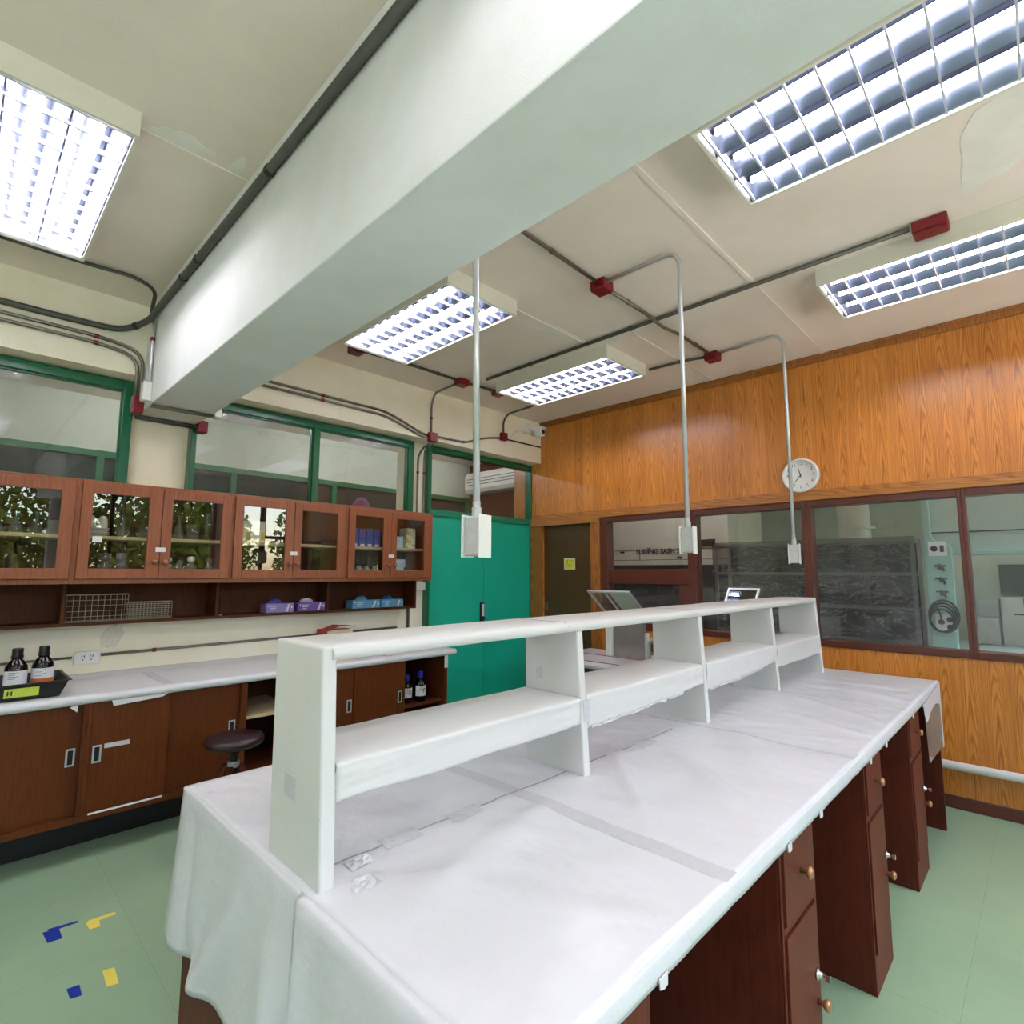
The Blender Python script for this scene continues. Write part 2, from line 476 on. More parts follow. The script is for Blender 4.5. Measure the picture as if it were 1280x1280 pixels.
def dup(root, loc, label=None, group=None, rotz=None):
    r = root.copy(); COL.objects.link(r); r.location = loc
    if rotz is not None: r.rotation_euler = (0, 0, rotz)
    if label: r['label'] = label
    if group: r['group'] = group
    for ch in root.children:
        c = ch.copy(); COL.objects.link(c); c.parent = r
        for g in ch.children:
            d = g.copy(); COL.objects.link(d); d.parent = c
    return r

def text_mb(txt, origin, right, up, size, ext=0.0006, align='CENTER', bold=0.0):
    cu = bpy.data.curves.new('t', 'FONT'); cu.body = txt; cu.size = size; cu.extrude = ext; cu.offset = bold
    cu.align_x = align; cu.align_y = 'CENTER'
    ob = bpy.data.objects.new('t', cu); COL.objects.link(ob)
    bpy.context.view_layer.update()
    me = bpy.data.meshes.new_from_object(ob.evaluated_get(bpy.context.evaluated_depsgraph_get()))
    bpy.data.objects.remove(ob); bpy.data.curves.remove(cu)
    mb = MB(); mb.bm.from_mesh(me); bpy.data.meshes.remove(me)
    r = V(right).normalized(); u = V(up).normalized(); n = r.cross(u)
    mt = Matrix(((r.x,u.x,n.x,origin[0]),(r.y,u.y,n.y,origin[1]),(r.z,u.z,n.z,origin[2]),(0,0,0,1)))
    mb.bm.transform(mt)
    return mb

def fillet(pts, rad, n=6):
    """polyline with rounded corners"""
    pts = [V(p) for p in pts]; out = [pts[0]]
    for a, b, c in zip(pts, pts[1:], pts[2:]):
        d1 = (a-b); d2 = (c-b)
        r = min(rad, d1.length*0.48, d2.length*0.48)
        p = b + d1.normalized()*r; q = b + d2.normalized()*r
        for k in range(n+1):
            t = k/n
            out.append(p*(1-t)**2 + b*2*t*(1-t) + q*t*t)
    out.append(pts[-1])
    return out

# ------------------------------------------------------------------ room constants (metres; camera over the origin)
H = 3.22          # ceiling
XW = 4.664        # wood wall face
YS = 4.08         # face of the wall above the clerestory
YL = 4.30         # lower wall face / window plane
YR = -2.3         # outside wall behind the camera
XF = -4.0
XE, YE = 9.0, 6.6

# floor / ceiling
struct(MB().box((XF-0.2, YR-0.2, -0.1), (XE+0.2, YE+0.2, 0)).build('floor', M['floor']), 'pale green vinyl tile floor')
struct(MB().box((XF-0.2, YR-0.2, H), (XE+0.2, YE+0.2, H+0.12)).build('ceiling', M['ceiling']), 'beige board ceiling')
c = MB()
for y in (1.125,):
    c.box((1.13, y-0.012, H-0.006), (XW, y+0.012, H))
c.box((3.3, 2.00, H-0.005), (XW, 2.02, H)); c.box((-0.2, 2.40, H-0.005), (0.786, 2.42, H))
c.box((2.3, 2.36, H-0.005), (3.3, 2.39, H)); c.box((2.0, 3.60, H-0.004), (2.9, 3.625, H))
struct(c.build('trim_1', M['ceiling']), 'ceiling board joint strips')
def patch(name, cx, cy, rx, ry, rot, seed, label):
    mb = MB(); ring = []
    for k in range(40):
        t = 2*PI*k/40
        r = 1 + 0.35*noise.noise(V((math.cos(t)*1.7+seed, math.sin(t)*1.7, 0)))
        x, y = rx*r*math.cos(t), ry*r*math.sin(t)
        ring.append((cx + x*math.cos(rot)-y*math.sin(rot), cy + x*math.sin(rot)+y*math.cos(rot)))
    mb.prism(ring, 'Z', H-0.0015, H)
    return struct(mb.build(name, M['ceil_patch']), label)
patch('trim_2', 2.85, 2.40, 0.34, 0.055, -0.1, 1.0, 'white filler patch on the ceiling')
patch('trim_3', 3.25, 2.13, 0.25, 0.07, 1.1, 3.0, 'white filler patch on the ceiling')
patch('trim_4', 2.78, 0.02, 0.30, 0.12, 0.2, 5.0, 'white filler patch on the ceiling')
patch('trim_5', 0.52, 2.36, 0.10, 0.05, 0.0, 8.0, 'white filler patch on the ceiling')
patch('trim_6', 0.72, 2.37, 0.025, 0.10, 0.1, 9.0, 'white filler patch on the ceiling')

# ceiling beam
struct(MB().box((0.786, YR, 2.521), (1.128, 4.34, H)).build('ceiling_beam', M['beam'], bevel=0.006), 'white painted concrete ceiling beam')

# left wall: spandrel, columns, lower wall
w = MB()
w.box((XF, YS, 2.745), (0.80, 4.50, H)); w.box((1.12, YS, 2.745), (XW+0.1, 4.50, H))
w.box((XF, YL, 0), (3.17, 4.50, 2.0))
w.box((0.762, YL, 2.0), (1.112, 4.50, 2.745))
w.box((3.0, 4.27, 2.0), (3.17, 4.50, 2.745)); w.box((3.03, 4.27, 0), (3.17, YL, 2.0))
w.box((XF, YL, 2.0), (-1.25, 4.5, 2.745))
struct(w.build('wall_left', M['plaster']), 'cream plaster wall with clerestory windows')
pt = MB(); ring = []
for k in range(30):
    t = 2*PI*k/30; r = 1+0.4*noise.noise(V((math.cos(t)*2, math.sin(t)*2, 4)))
    ring.append((0.765+0.06*r*math.cos(t)+0.02*math.sin(t), 1.09+0.075*r*math.sin(t)))
pt.prism(ring, 'Y', YL-0.0015, YL)
struct(pt.build('trim_7', M['wallpatch']), 'whitish peeled patch on the wall')

# clerestory windows (dark green frames)
def green_window(name, x0, x1, z0, z1, mullions, wl, wr, wt):
    root = sempty(name, ((x0+x1)/2, 4.23, z0))
    f = MB().frame('Y', (x0, z0), (x1, z1), 4.215, 4.30, (wl, wr, 0.06, wt))
    for mx in mullions: f.box((mx-0.027, 4.215, z0+0.06), (mx+0.027, 4.295, z1-wt))
    f.build('window_frame', M['green'], root, bevel=0.004)
    xs = [x0+wl] + [v for m in mullions for v in (m-0.027, m+0.027)] + [x1-wr]
    for a, b in zip(xs[::2], xs[1::2]):
        MB().box((a-0.005, 4.255, z0+0.055), (b+0.005, 4.259, z1-wt+0.005)).build('pane', M['pane'], root)
        MB().frame('Y', (a, z0+0.06), (b, z1-wt), 4.235, 4.254, 0.010).build('bead', M['green'], root)
    return root
green_window('window_1', -1.25, 0.762, 2.0, 2.735, [], 0.05, 0.055, 0.06)
green_window('window_2', 1.112, 3.0, 2.0, 2.735, [2.03], 0.03, 0.055, 0.06)

# door 1: double teal door under a green transom
d1 = sempty('door_1', (3.92, 4.25, 0))
f = MB().frame('Y', (3.17, 0), (XW, 2.735), 4.215, 4.31, (0.042, 0.02, 0, 0.055))
f.build('door_frame', M['green'], d1, bevel=0.004)
Box('transom_rail', (3.20, 4.21, 2.045), (XW-0.005, 4.30, 2.105), M['tealrail'], d1, 0.004)
MB().box((3.21, 4.262, 2.10), (XW-0.02, 4.266, 2.682)).build('transom_pane', M['pane'], d1)
Box('door_leaf', (3.215, 4.235, 0.01), (3.927, 4.275, 2.045), M['teal'], d1)
Box('door_leaf', (3.931, 4.235, 0.01), (XW-0.02, 4.275, 2.045), M['teal'], d1)
hd = MB().box((3.875, 4.222, 1.00), (3.935, 4.236, 1.19)).build('door_handle', M['black'], d1, bevel=0.004)
Box('plate', (3.893, 4.219, 1.05), (3.926, 4.222, 1.175), M['label'], hd, 0.0)
MB().tube([(3.905,4.23,1.03),(3.905,4.18,1.03),(3.86,4.17,1.03)], 0.012, 8).build('lever', M['black'], hd, smooth=True)

# wood wall
w = MB()
WT = 0.10
w.box((XW, YR, 2.065), (XW+WT, 4.5, H))
w.box((XW, YR, 0), (XW+WT, 3.262, 0.955))
w.box((XW, 3.262, 0), (XW+WT, 3.37, 2.065))
w.box((XW, 4.055, 0), (XW+WT, 4.5, 2.065))
struct(w.build('wall_back', M['wallwood']), 'golden teak veneer panelled wall')
t = MB()
t.box((XW-0.022, YR, 2.068), (XW, 4.235, 2.105)); t.box((XW-0.014, YR, 2.105), (XW, 4.235, 2.148)); t.box((XW-0.03, 3.27, 2.02), (XW, 4.235, 2.068))
t.build('trim_8', M['trimwood'], bevel=0.004)['kind'] = 'structure'
t = MB().box((XW-0.02, YR, H-0.062), (XW, YS, H)); t.box((XW-0.03, YR, H-0.02), (XW, YS, H))
t.build('trim_9', M['jambwood'], bevel=0.006)['kind'] = 'structure'
t = MB().box((XW-0.03, 3.335, 0), (XW, 3.375, 2.02)); t.box((XW-0.02, 3.265, 0), (XW, 3.335, 2.07)); t.box((XW-0.03, 4.05, 0), (XW, 4.21, 2.02))
t.build('trim_10', M['jambwood'], bevel=0.003)['kind'] = 'structure'
struct(Box('baseboard_back', (XW-0.018, YR, 0), (XW, 3.262, 0.078), M['redwood'], None, 0.004))

d2 = sempty('door_2', (XW, 3.71, 0))
Box('door_leaf', (XW+0.025, 3.372, 0.005), (XW+0.065, 4.053, 2.062), M['doorwood'], d2)
h = MB().frame('X', (4.0, 1.085), (4.04, 1.18), XW+0.018, XW+0.028, 0.009).build('recessed_pull', M['chrome'], d2, bevel=0.002)
Box('pull_well', (XW+0.0235, 4.009, 1.094), (XW+0.026, 4.031, 1.171), M['black'], h, 0)
MB().lathe((XW+0.026, 4.02, 1.02), [(0.012,0),(0.012,-0.006),(0.0,-0.008)], 12, 'X').build('keyhole', M['chrome'], d2)
sg = thing('hazard_sign', 'small yellow hazard sign stuck on the dark brown door', 'sign', (XW+0.02, 3.69, 1.535))
Box('border', (XW+0.0215, 3.615, 1.535), (XW+0.0247, 3.765, 1.655), M['label'], sg, 0)
Box('yellow_sheet', (XW+0.0205, 3.622, 1.543), (XW+0.0216, 3.757, 1.648), M['yellow'], sg, 0)
q = MB()
for k in range(3):
    a0 = PI/2 + k*2*PI/3 + PI/3
    pts = [(3.725+0.006*math.cos(a0-0.5), 1.622+0.006*math.sin(a0-0.5))] + [(3.725+0.017*math.cos(a0+u), 1.622+0.017*math.sin(a0+u)) for u in (-0.5,-0.2,0.2,0.5)] + [(3.725+0.006*math.cos(a0+0.5), 1.622+0.006*math.sin(a0+0.5))]
    q.prism(pts, 'X', XW+0.0196, XW+0.0206)
q.build('trefoil', M['blackpaint'], sg)
q = MB()
for z, a, b in ((1.630,3.695,3.635),(1.615,3.70,3.632),(1.588,3.745,3.665),(1.574,3.745,3.68),(1.56,3.74,3.655)):
    q.box((XW+0.0198, a, z), (XW+0.0206, b, z+0.004))
q.build('small_print', plain('olive_print', srgb(140, 136, 40), 0.6), sg)

# windows in the wood wall (dark red frames)
def red_window(name, y0, y1, wl, wr, hatch=False):
    z0, z1 = 0.955, 2.065
    root = sempty(name, (XW+0.05, (y0+y1)/2, z0))
    MB().frame('X', (y0, z0), (y1, z1), XW-0.012, XW+WT, (wl, wr, 0.05, 0.05)).build('window_frame', M['redwood'], root, bevel=0.004)
    a, b = y0+wl, y1-wr
    if hatch:
        fm = MB().box((XW-0.005, a, 1.395), (XW+0.07, b, 1.534))
        fm.frame('X', (a, z0+0.05), (b, 1.395), XW+0.005, XW+0.05, (0.10, 0.01, 0.06, 0.0))
        fm.build('hatch_frame', M['redwood'], root, bevel=0.004)
        MB().box((XW+0.04, a, 1.53), (XW+0.044, b, 2.02)).build('pane', M['pane'], root)
        MB().box((XW+0.026, a+0.09, 1.05), (XW+0.03, b, 1.40)).build('hatch_pane', M['pane'], root)
    else:
        MB().box((XW+0.04, a-0.004, z0+0.045), (XW+0.044, b+0.004, z1-0.045)).build('pane', M['pane'], root)
red_window('window_3', 2.27, 3.262, 0.042, 0.088, True)
red_window('window_4', 1.316, 2.27, 0.034, 0.042)
red_window('window_5', 0.371, 1.316, 0.022, 0.034)
red_window('window_6', -1.1, 0.371, 0.05, 0.022)
red_window('window_7', YR, -1.1, 0.05, 0.05)

# outside wall behind the camera, end wall, walls of the neighbouring rooms
w = MB(); w.box((XF, YR-0.2, 0), (XE, YR, 1.2)); w.box((XF, YR-0.2, 2.75), (XE, YR, H))
cuts = [(XF, -3.8), (-1.55, -1.45), (1.2, 0.95), (3.15, 3.25), (4.6, 4.85), (6.8, 7.0), (8.7, XE)]
for a, b in cuts: w.box((a, YR-0.2, 1.2), (b, YR, 2.75))
struct(w.build('wall_right', M['beam']), 'outside wall with windows')
gap = [(cuts[i][1], cuts[i+1][0]) for i in range(len(cuts)-1)]
for i, (a, b) in enumerate(gap):
    root = sempty('window_%d' % (8+i), ((a+b)/2, YR-0.1, 1.2))
    f = MB().frame('Y', (a, 1.2), (b, 2.75), YR-0.13, YR-0.06, 0.05)
    n = max(2, round((b-a)/0.8))
    for k in range(1, n):
        f.box((a+(b-a)*k/n-0.025, YR-0.13, 1.25), (a+(b-a)*k/n+0.025, YR-0.06, 2.7))
    f.box((a+0.05, YR-0.13, 2.1), (b-0.05, YR-0.06, 2.15))
    f.build('window_frame', M['darkgrey'], root)
    MB().box((a+0.04, YR-0.097, 1.24), (b-0.04, YR-0.093, 2.71)).build('pane', M['extpane'], root)
struct(MB().box((XF-0.15, YR, 0), (XF, YL, H)).build('wall_front', M['beam']), 'cream plaster end wall')
struct(MB().box((XF, YE, 2.68), (5.8, YE+0.1, H)).box((XF, YE, 0), (5.8, YE+0.1, 0.9)).build('wall_corridor', M['labwall']), 'pale wall across the corridor')
struct(MB().box((XE, YR, 0), (XE+0.1, 4.5, H)).build('wall_laboratory', M['labwall']), 'pale wall of the next laboratory')
struct(MB().box((XW+WT, 4.5, 0), (XE, 4.6, H)).build('wall_partition', M['labwall']), 'pale partition')
struct(MB().box((5.8, 4.6, 0), (5.9, YE, H)).build('wall_corridor_end', M['cabin']), 'dark corridor end wall')
struct(MB().box((XF-0.1, 4.5, 0), (XF, YE, H)).build('wall_corridor_front', M['labwall']), 'pale corridor end wall')
# far corridor windows: dark glass in green frames
root = sempty('window_20', (1.5, YE, 0.9))
f = MB().frame('Y', (XF, 0.9), (5.8, 2.68), YE-0.02, YE+0.05, 0.06)
for k in range(1, 8): f.box((XF+k*1.24-0.03, YE-0.02, 0.96), (XF+k*1.24+0.03, YE+0.05, 2.62))
f.build('window_frame', M['green'], root)
MB().box((XF, YE+0.04, 0.9), (5.8, YE+0.06, 2.68)).build('dark_pane', plain('dark_glass', srgb(40, 48, 46), 0.1), root)

# ------------------------------------------------------------------ light fixtures
def make_fixture(cx, cy, label, group):
    W_, L_ = 0.56, 1.20
    x0, x1, y0, y1, z0 = cx-W_/2, cx+W_/2, cy-L_/2, cy+L_/2, 3.118
    root = thing('ceiling_light', label, 'ceiling light', (cx, cy, z0), group)
    h = MB(); h.frame('Z', (x0,y0), (x1,y1), z0, H-0.006, 0.012); h.box((x0,y0,H-0.006), (x1,y1,H-0.0005))
    h.build('housing', M['lampbody'], root)
    ref = MB(); ref.box((x0+0.012, y0+0.012, H-0.012), (x1-0.012, y1-0.012, H-0.0062))
    ref.build('reflector', M['louver'], root)
    bay = (W_-0.03)/3
    for k in range(3):
        tx = x0+0.015+bay*(k+0.5)
        MB().tube([(tx, y0+0.05, z0+0.047), (tx, y1-0.05, z0+0.047)], 0.013, 12).build('tube', M['tube'], root, smooth=True)
    lv = MB()
    for k in range(4):
        x = x0+0.015+bay*k
        if k == 0: poly = [(x-0.002, z0+0.012), (x+0.003, z0+0.012), (x+0.028, z0+0.045), (x+0.05, z0+0.075), (x-0.002, z0+0.075)]
        elif k == 3: poly = [(x+0.002, z0+0.012), (x-0.003, z0+0.012), (x-0.028, z0+0.045), (x-0.05, z0+0.075), (x+0.002, z0+0.075)]
        else: poly = [(x-0.003, z0+0.016), (x+0.003, z0+0.016), (x+0.028, z0+0.045), (x+0.05, z0+0.075), (x-0.05, z0+0.075), (x-0.028, z0+0.045)]
        lv.prism(poly, 'Y', y0+0.012, y1-0.012)
    n = 13
    for j in range(n):
        y = y0+0.03+(L_-0.06)*j/(n-1)
        bl = MB()
        for k in range(3):
            xa = x0+0.015+bay*k+0.004
            xb = xa+bay-0.008
            bl.prism([(y-0.0035, z0+0.004), (y+0.0035, z0+0.004), (y+0.0012, z0+0.026), (y-0.0012, z0+0.026)], 'X', xa-0.004, xb+0.004)
        bl.build('cross_blade', M['blade'], root)
    lv.build('louver', M['louver'], root)
    return root
LF = make_fixture(0.09, 2.915, 'louvered fluorescent ceiling light left of the white beam', 'louvered ceiling lights')
for x, y, lb in ((2.105, 2.885, 'louvered fluorescent ceiling light right behind the left hanging pole'),
                 (3.61, 2.85, 'louvered fluorescent ceiling light nearest the far left corner by the camera'),
                 (2.075, 0.225, 'large looking louvered fluorescent ceiling light beside the beam at top right'),
                 (3.585, 0.215, 'louvered fluorescent ceiling light at right close to the wood wall')):
    dup(LF, (x, y, 3.118), lb)
for i, (x, y, lb) in enumerate(((0.09, 0.2, 'unseen louvered ceiling light overhead, added for fill'),                  (-1.6, 2.9, 'unseen louvered ceiling light far left, added for fill'), (-1.6, 0.2, 'unseen louvered ceiling light behind the viewer, added for fill'),  # unseen fixtures added to light the near side of the room
                 (5.06, 0.2, 'louvered ceiling light added to brighten the aqua hood in the next laboratory'), (5.35, 3.0, 'louvered ceiling light added to brighten the lettered fume hood in the next laboratory'))):  # lamps put into the next laboratory to brighten its hoods
    dup(LF, (x, y, 3.118), lb)
for x, y, lb in ((1.2, 5.8, 'bare tube batten light added to brighten the corridor behind the middle clerestory window'), (-0.8, 5.8, 'bare tube batten light added to brighten the corridor behind the left clerestory window'), (3.2, 5.8, 'bare tube batten light added to brighten the corridor beyond the teal door'), (4.7, 5.8, 'bare tube batten light added to brighten the corridor beside the air conditioner')):  # battens added only to brighten the corridor walls
    bt = thing('added_batten_light', lb, 'ceiling light', (x, y, 3.14), 'added corridor batten lights')
    Box('batten', (x-0.62, y-0.03, 3.165), (x+0.62, y+0.03, H-0.001), M['white'], bt, 0.004)
    MB().tube([(x-0.58, y, 3.145), (x+0.58, y, 3.145)], 0.014, 12).build('tube', M['tube'], bt, smooth=True)
# ------------------------------------------------------------------ conduits, boxes, poles
def junction(c, size, label, axis='Z', d=-1):
    """box centred at c on a surface; lid on the side away from it"""
    cx, cy, cz = c; sx, sy, sz = size
    root = thing('junction_box', label, 'junction box', (cx, cy, cz-sz/2), 'red junction boxes')
    MB().box((cx-sx/2, cy-sy/2, cz-sz/2), (cx+sx/2, cy+sy/2, cz+sz/2)).build('body', M['redbox'], root, bevel=0.006)
    l = MB(); e = 0.004
    if axis == 'Z': l.box((cx-sx/2+e, cy-sy/2+e, cz-sz/2-0.005), (cx+sx/2-e, cy+sy/2-e, cz-sz/2))
    elif axis == 'Y': l.box((cx-sx/2+e, cy-sy/2-0.005, cz-sz/2+e), (cx+sx/2-e, cy-sy/2, cz+sz/2-e))
    else: l.box((cx+d*sx/2, cy-sy/2+e, cz-sz/2+e), (cx+d*(sx/2+0.005), cy+sy/2-e, cz+sz/2-e))
    l.build('lid', M['redbox'], root, bevel=0.003)
    s = MB()
    if axis == 'Z': s.lathe((cx, cy, cz-sz/2-0.007), [(0.006,0),(0.006,0.003)], 10)
    elif axis == 'Y': s.lathe((cx, cy-sy/2-0.008, cz), [(0.006,0),(0.006,0.003)], 10, 'Y')
    else: s.lathe((cx+d*(sx/2+0.005), cy, cz), [(0.006,0),(0.006,0.002*d)], 10, 'X')
    s.build('screw', M['black'], root)
    return root
def conduit(pts, r, label, mat='conduit', rad=0.12, clips=(), clipmat='redbox', name='conduit_pipe', cat='pipe', clipr=1.35, group='conduit pipes'):
    path = fillet(pts, rad)
    o = MB().tube(path, r, 10).build(name, M[mat], None, smooth=True)
    tag(o, label, cat, group)
    for p in clips:
        p = V(p)
        i = min(range(len(path)-1), key=lambda i: ((path[i]+path[i+1])/2 - p).length)
        # nearest point on the nearest segment
        best = None
        for a, b in zip(path, path[1:]):
            t = max(0, min(1, (p-a).dot(b-a)/max(1e-9, (b-a).length_squared)))
            q = a+(b-a)*t
            if best is None or (q-p).length < best[0]: best = ((q-p).length, q, (b-a).normalized())
        q, d = best[1], best[2]
        MB().tube([q-d*0.011, q+d*0.011], r*clipr, 10).build('saddle_clip', M[clipmat], o)
    return o
ZC = 3.197
conduit([(1.13,1.735,ZC),(2.50,1.762,ZC)], 0.0115, 'ceiling conduit from the beam to the first red ceiling box', clips=[(2.1,1.75,ZC)], clipmat='conduit')
junction((2.57,1.765,3.188), (0.10,0.10,0.06), 'red junction box on the ceiling between beam and middle hanging pole')
conduit([(2.63,1.765,ZC),(3.10,1.755,ZC-0.006),(3.27,1.752,ZC-0.03),(3.45,1.75,ZC-0.006),(3.99,1.75,ZC)], 0.0115, 'ceiling conduit between the two red boxes that feed the hanging poles', rad=0.08, clips=[(2.85,1.76,ZC),(3.75,1.75,ZC)], clipmat='conduit')
junction((4.05,1.75,3.188), (0.10,0.10,0.06), 'red junction box on the ceiling nearest the wood wall')
conduit([(3.19,3.42,ZC),(3.19,2.0,ZC),(3.185,0.36,ZC)], 0.013, 'long dark ceiling conduit running beside two lights to the red plate', 'darkconduit', clips=[(3.19,2.9,ZC),(3.19,1.95,ZC)], clipmat='darkconduit')
junction((3.215,0.28,3.19), (0.10,0.14,0.055), 'wide red junction box on the ceiling above the right hand light')
for y in (0.75,): pass
conduit([(3.97,2.262,ZC),(3.99,1.95,ZC),(4.04,1.80,ZC)], 0.011, 'short dark conduit from the corner light to the red box by the wood wall', 'darkconduit', clips=[(3.99,2.0,ZC)], clipmat='darkconduit')
# hanging poles with socket boxes
def pole(x, y, tops, zb, label, rot):
    root = thing('hanging_outlet_pole', label, 'outlet pole', (x, y, zb), 'hanging outlet poles')
    path = fillet(tops+[(x, y, zb+0.16)], 0.10)
    MB().tube(path, 0.0115, 12).build('pole', M['steel'], root, smooth=True)
    MB().lathe((x, y, zb+0.125), [(0.016,0),(0.016,0.03),(0.012,0.032),(0.0135,0.05)], 12).build('coupling', M['boxalu'], root)
    R = Matrix.Rotation(rot, 4, 'Z')
    def part(mb, name, mat, bev):
        mb.bm.transform(Matrix.Translation(V((x,y,0))) @ R); return mb.build(name, M[mat], root, bevel=bev)
    part(MB().box((-0.026,-0.030,zb), (0.026,0.030,zb+0.125)), 'outlet_box', 'boxalu', 0.006)
    part(MB().box((-0.034,0.030,zb-0.006), (0.034,0.036,zb+0.131)), 'face_plate', 'white', 0.002)
    part(MB().box((-0.034,-0.036,zb-0.006), (0.034,-0.030,zb+0.131)), 'face_plate', 'white', 0.002)
    part(MB().box((-0.0275,-0.012,zb+0.035), (-0.026,0.012,zb+0.05)), 'embossed_mark', 'boxalu', 0.0005)
    return root
pole(1.172, 1.30, [(1.172,1.33,H-0.002)], 1.552, 'zinc outlet pole hanging in front of the teal door, left of the three', 0.25)
pole(2.55, 1.262, [(2.555,1.715,ZC),(2.553,1.262,ZC)], 1.60, 'zinc outlet pole hanging in the middle of the three poles', 0.2)
pole(4.0, 1.215, [(4.03,1.70,ZC),(4.0,1.215,ZC)], 1.57, 'zinc outlet pole hanging in front of the wall clock', 0.2)
# conduits near the left wall
conduit([(0.0,3.70,ZC),(0.40,3.69,ZC),(0.62,3.66,ZC),(0.745,3.74,ZC-0.005),(0.755,3.86,3.14),(0.755,3.87,3.06)], 0.011, 'dark ceiling conduit bending from the left light to the beam corner', 'darkconduit')
junction((-0.04,3.705,3.19), (0.09,0.09,0.05), 'red junction box at the left picture edge by the left light')
conduit([(0.765,YR+0.02,3.09),(0.765,3.70,3.09),(0.755,3.92,3.06),(0.64,4.045,3.0),(0.35,4.06,2.995),(XF+0.02,4.06,2.99)], 0.019, 'thick dark conduit running along the top of the white beam', 'darkconduit', rad=0.2, clips=[(0.765,2.10,3.09),(0.765,3.0,3.09),(0.765,3.25,3.09),(0.70,3.98,3.03)], clipmat='black', clipr=1.2)
for dz, dx, nm in ((0.0, 0.0, 'upper'), (-0.042, -0.028, 'lower')):
    conduit([(XF+0.02,4.066,2.935+dz),(0.55,4.066,2.935+dz),(0.77+dx,4.066,2.90+dz),(0.765+dx*0.9,4.066,2.60)], 0.0105, nm+' of the two conduits over the left clerestory window', 'conduit', rad=0.14, clips=[(0.52,4.066,2.93+dz)])
junction((0.752,4.05,2.545), (0.06,0.06,0.11), 'red junction box at the left foot of the beam by the window', 'Y')
for k, (y, nm) in enumerate(((4.185, 'front'), (4.225, 'rear'))):
    conduit([(0.78,y,2.508),(1.13,y,2.508)], 0.011, nm+' of two dark conduits under the beam end between red boxes', 'darkconduit')
junction((1.165,4.20,2.51), (0.06,0.075,0.085), 'red junction box under the right side of the beam end', 'X', 1)
for dy, nm in ((0.0, 'nearer'), (0.028, 'farther')):
    conduit([(0.770,3.86+dy*0.4,3.06),(0.770,3.86+dy*0.4,2.85),(0.770,3.86+dy*1.4,2.66)], 0.0085, nm+' of two thin grey conduits down the beam side', 'steel', clips=[(0.77,3.86,2.93)])
tag(Box('junction_box', (0.735,3.845,2.535), (0.785,3.91,2.655), M['white'], None, 0.006), 'white junction box on the beam side above the red box', 'junction box', 'white junction boxes')
for dy, nm in ((0.0, 'nearer'), (0.03, 'farther')):
    conduit([(0.79,3.845+dy,2.51),(1.13,3.825+dy,2.51)], 0.008, nm+' of two thin grey conduits across the beam underside', 'conduit')
tag(Box('junction_box', (1.129,3.79,2.50), (1.17,3.87,2.565), M['white'], None, 0.006), 'white junction box at the right edge of the beam underside', 'junction box', 'white junction boxes')
for dz, nm in ((0.02, 'upper'), (-0.02, 'lower')):
    conduit([(1.135,4.066,2.90+dz),(2.55,4.066,2.89+dz),(2.72,4.066,2.85+dz),(2.95,4.066,2.775+dz*0.8),(3.05,4.066,2.765+dz*0.7)], 0.0105, nm+' of the two conduits over the middle clerestory window', 'conduit', rad=0.15, clips=[(1.99,4.066,2.90+dz)])
junction((3.087,4.056,2.765), (0.085,0.05,0.09), 'square red junction box on the wall above the teal door corner', 'Y')
conduit([(3.078,4.066,2.81),(3.078,4.066,3.08),(3.078,4.02,ZC-0.01),(3.07,3.68,ZC)], 0.0105, 'conduit rising from the square red wall box to the ceiling box', 'conduit', rad=0.14, clips=[(3.078,4.066,2.95)])
junction((3.07,3.62,3.188), (0.11,0.09,0.055), 'red junction box on the ceiling above the square red wall box')
conduit([(2.10,3.66,ZC),(2.55,3.62,ZC),(3.01,3.62,ZC)], 0.012, 'dark ceiling conduit from the second light to the corner boxes', 'darkconduit', clips=[(2.8,3.62,ZC)], clipmat='darkconduit')
junction((2.045,3.665,3.19), (0.10,0.09,0.05), 'red junction box peeping out behind the second light')
conduit([(3.13,3.615,ZC),(3.30,3.60,ZC),(3.45,3.60,ZC)], 0.012, 'short dark ceiling conduit between two red boxes near the corner light', 'darkconduit')
junction((3.50,3.60,3.19), (0.09,0.09,0.045), 'red junction box at the left end of the corner light')
for dx, nm in ((0.0, 'left'), (0.075, 'right')):
    conduit([(3.06+dx*0.4,4.066,2.71),(3.04+dx*0.5,4.15,2.66),(3.065+dx,4.245,2.60),(3.065+dx,4.245,2.0),(3.065+dx,4.245,1.42)], 0.0105, nm+' of the two conduits running down beside the teal door', 'conduit', rad=0.1, clips=[(3.065+dx,4.245,2.45)])
tag(Box('junction_box', (3.055,4.225,1.33), (3.17,4.27,1.41), M['white'], None, 0.006), 'white junction box below the wall cabinet end beside the teal door', 'junction box', 'white junction boxes')
tag(MB().tube([(3.02,4.285,1.36),(3.02,4.285,0.86)], 0.012, 10).build('conduit_pipe', M['darkconduit'], None, smooth=True), 'dark conduit going down behind the right end of the counter', 'pipe', 'conduit pipes')
conduit([(3.13,4.066,2.785),(3.40,4.066,2.79),(3.50,4.066,2.79),(3.72,4.066,2.87),(3.84,4.066,2.90),(3.99,4.066,2.925)], 0.0105, 'dipping conduit between the two red wall boxes over the teal door', 'conduit', rad=0.06, clips=[(3.48,4.066,2.79)], clipmat='conduit')
junction((4.035,4.056,2.945), (0.075,0.05,0.085), 'red junction box on the wall left of the security camera', 'Y')
conduit([(4.04,4.066,2.99),(4.04,4.066,3.12),(4.05,4.00,3.19),(4.03,3.46,ZC)], 0.0105, 'conduit curving from the camera side red box up to the corner light', 'darkconduit', rad=0.12, clips=[(4.03,3.7,ZC)], clipmat='darkconduit')
conduit([(4.075,4.072,2.93),(4.65,4.072,2.935)], 0.0075, 'thin black cable under the security camera', 'black', name='wall_cable', cat='cable')

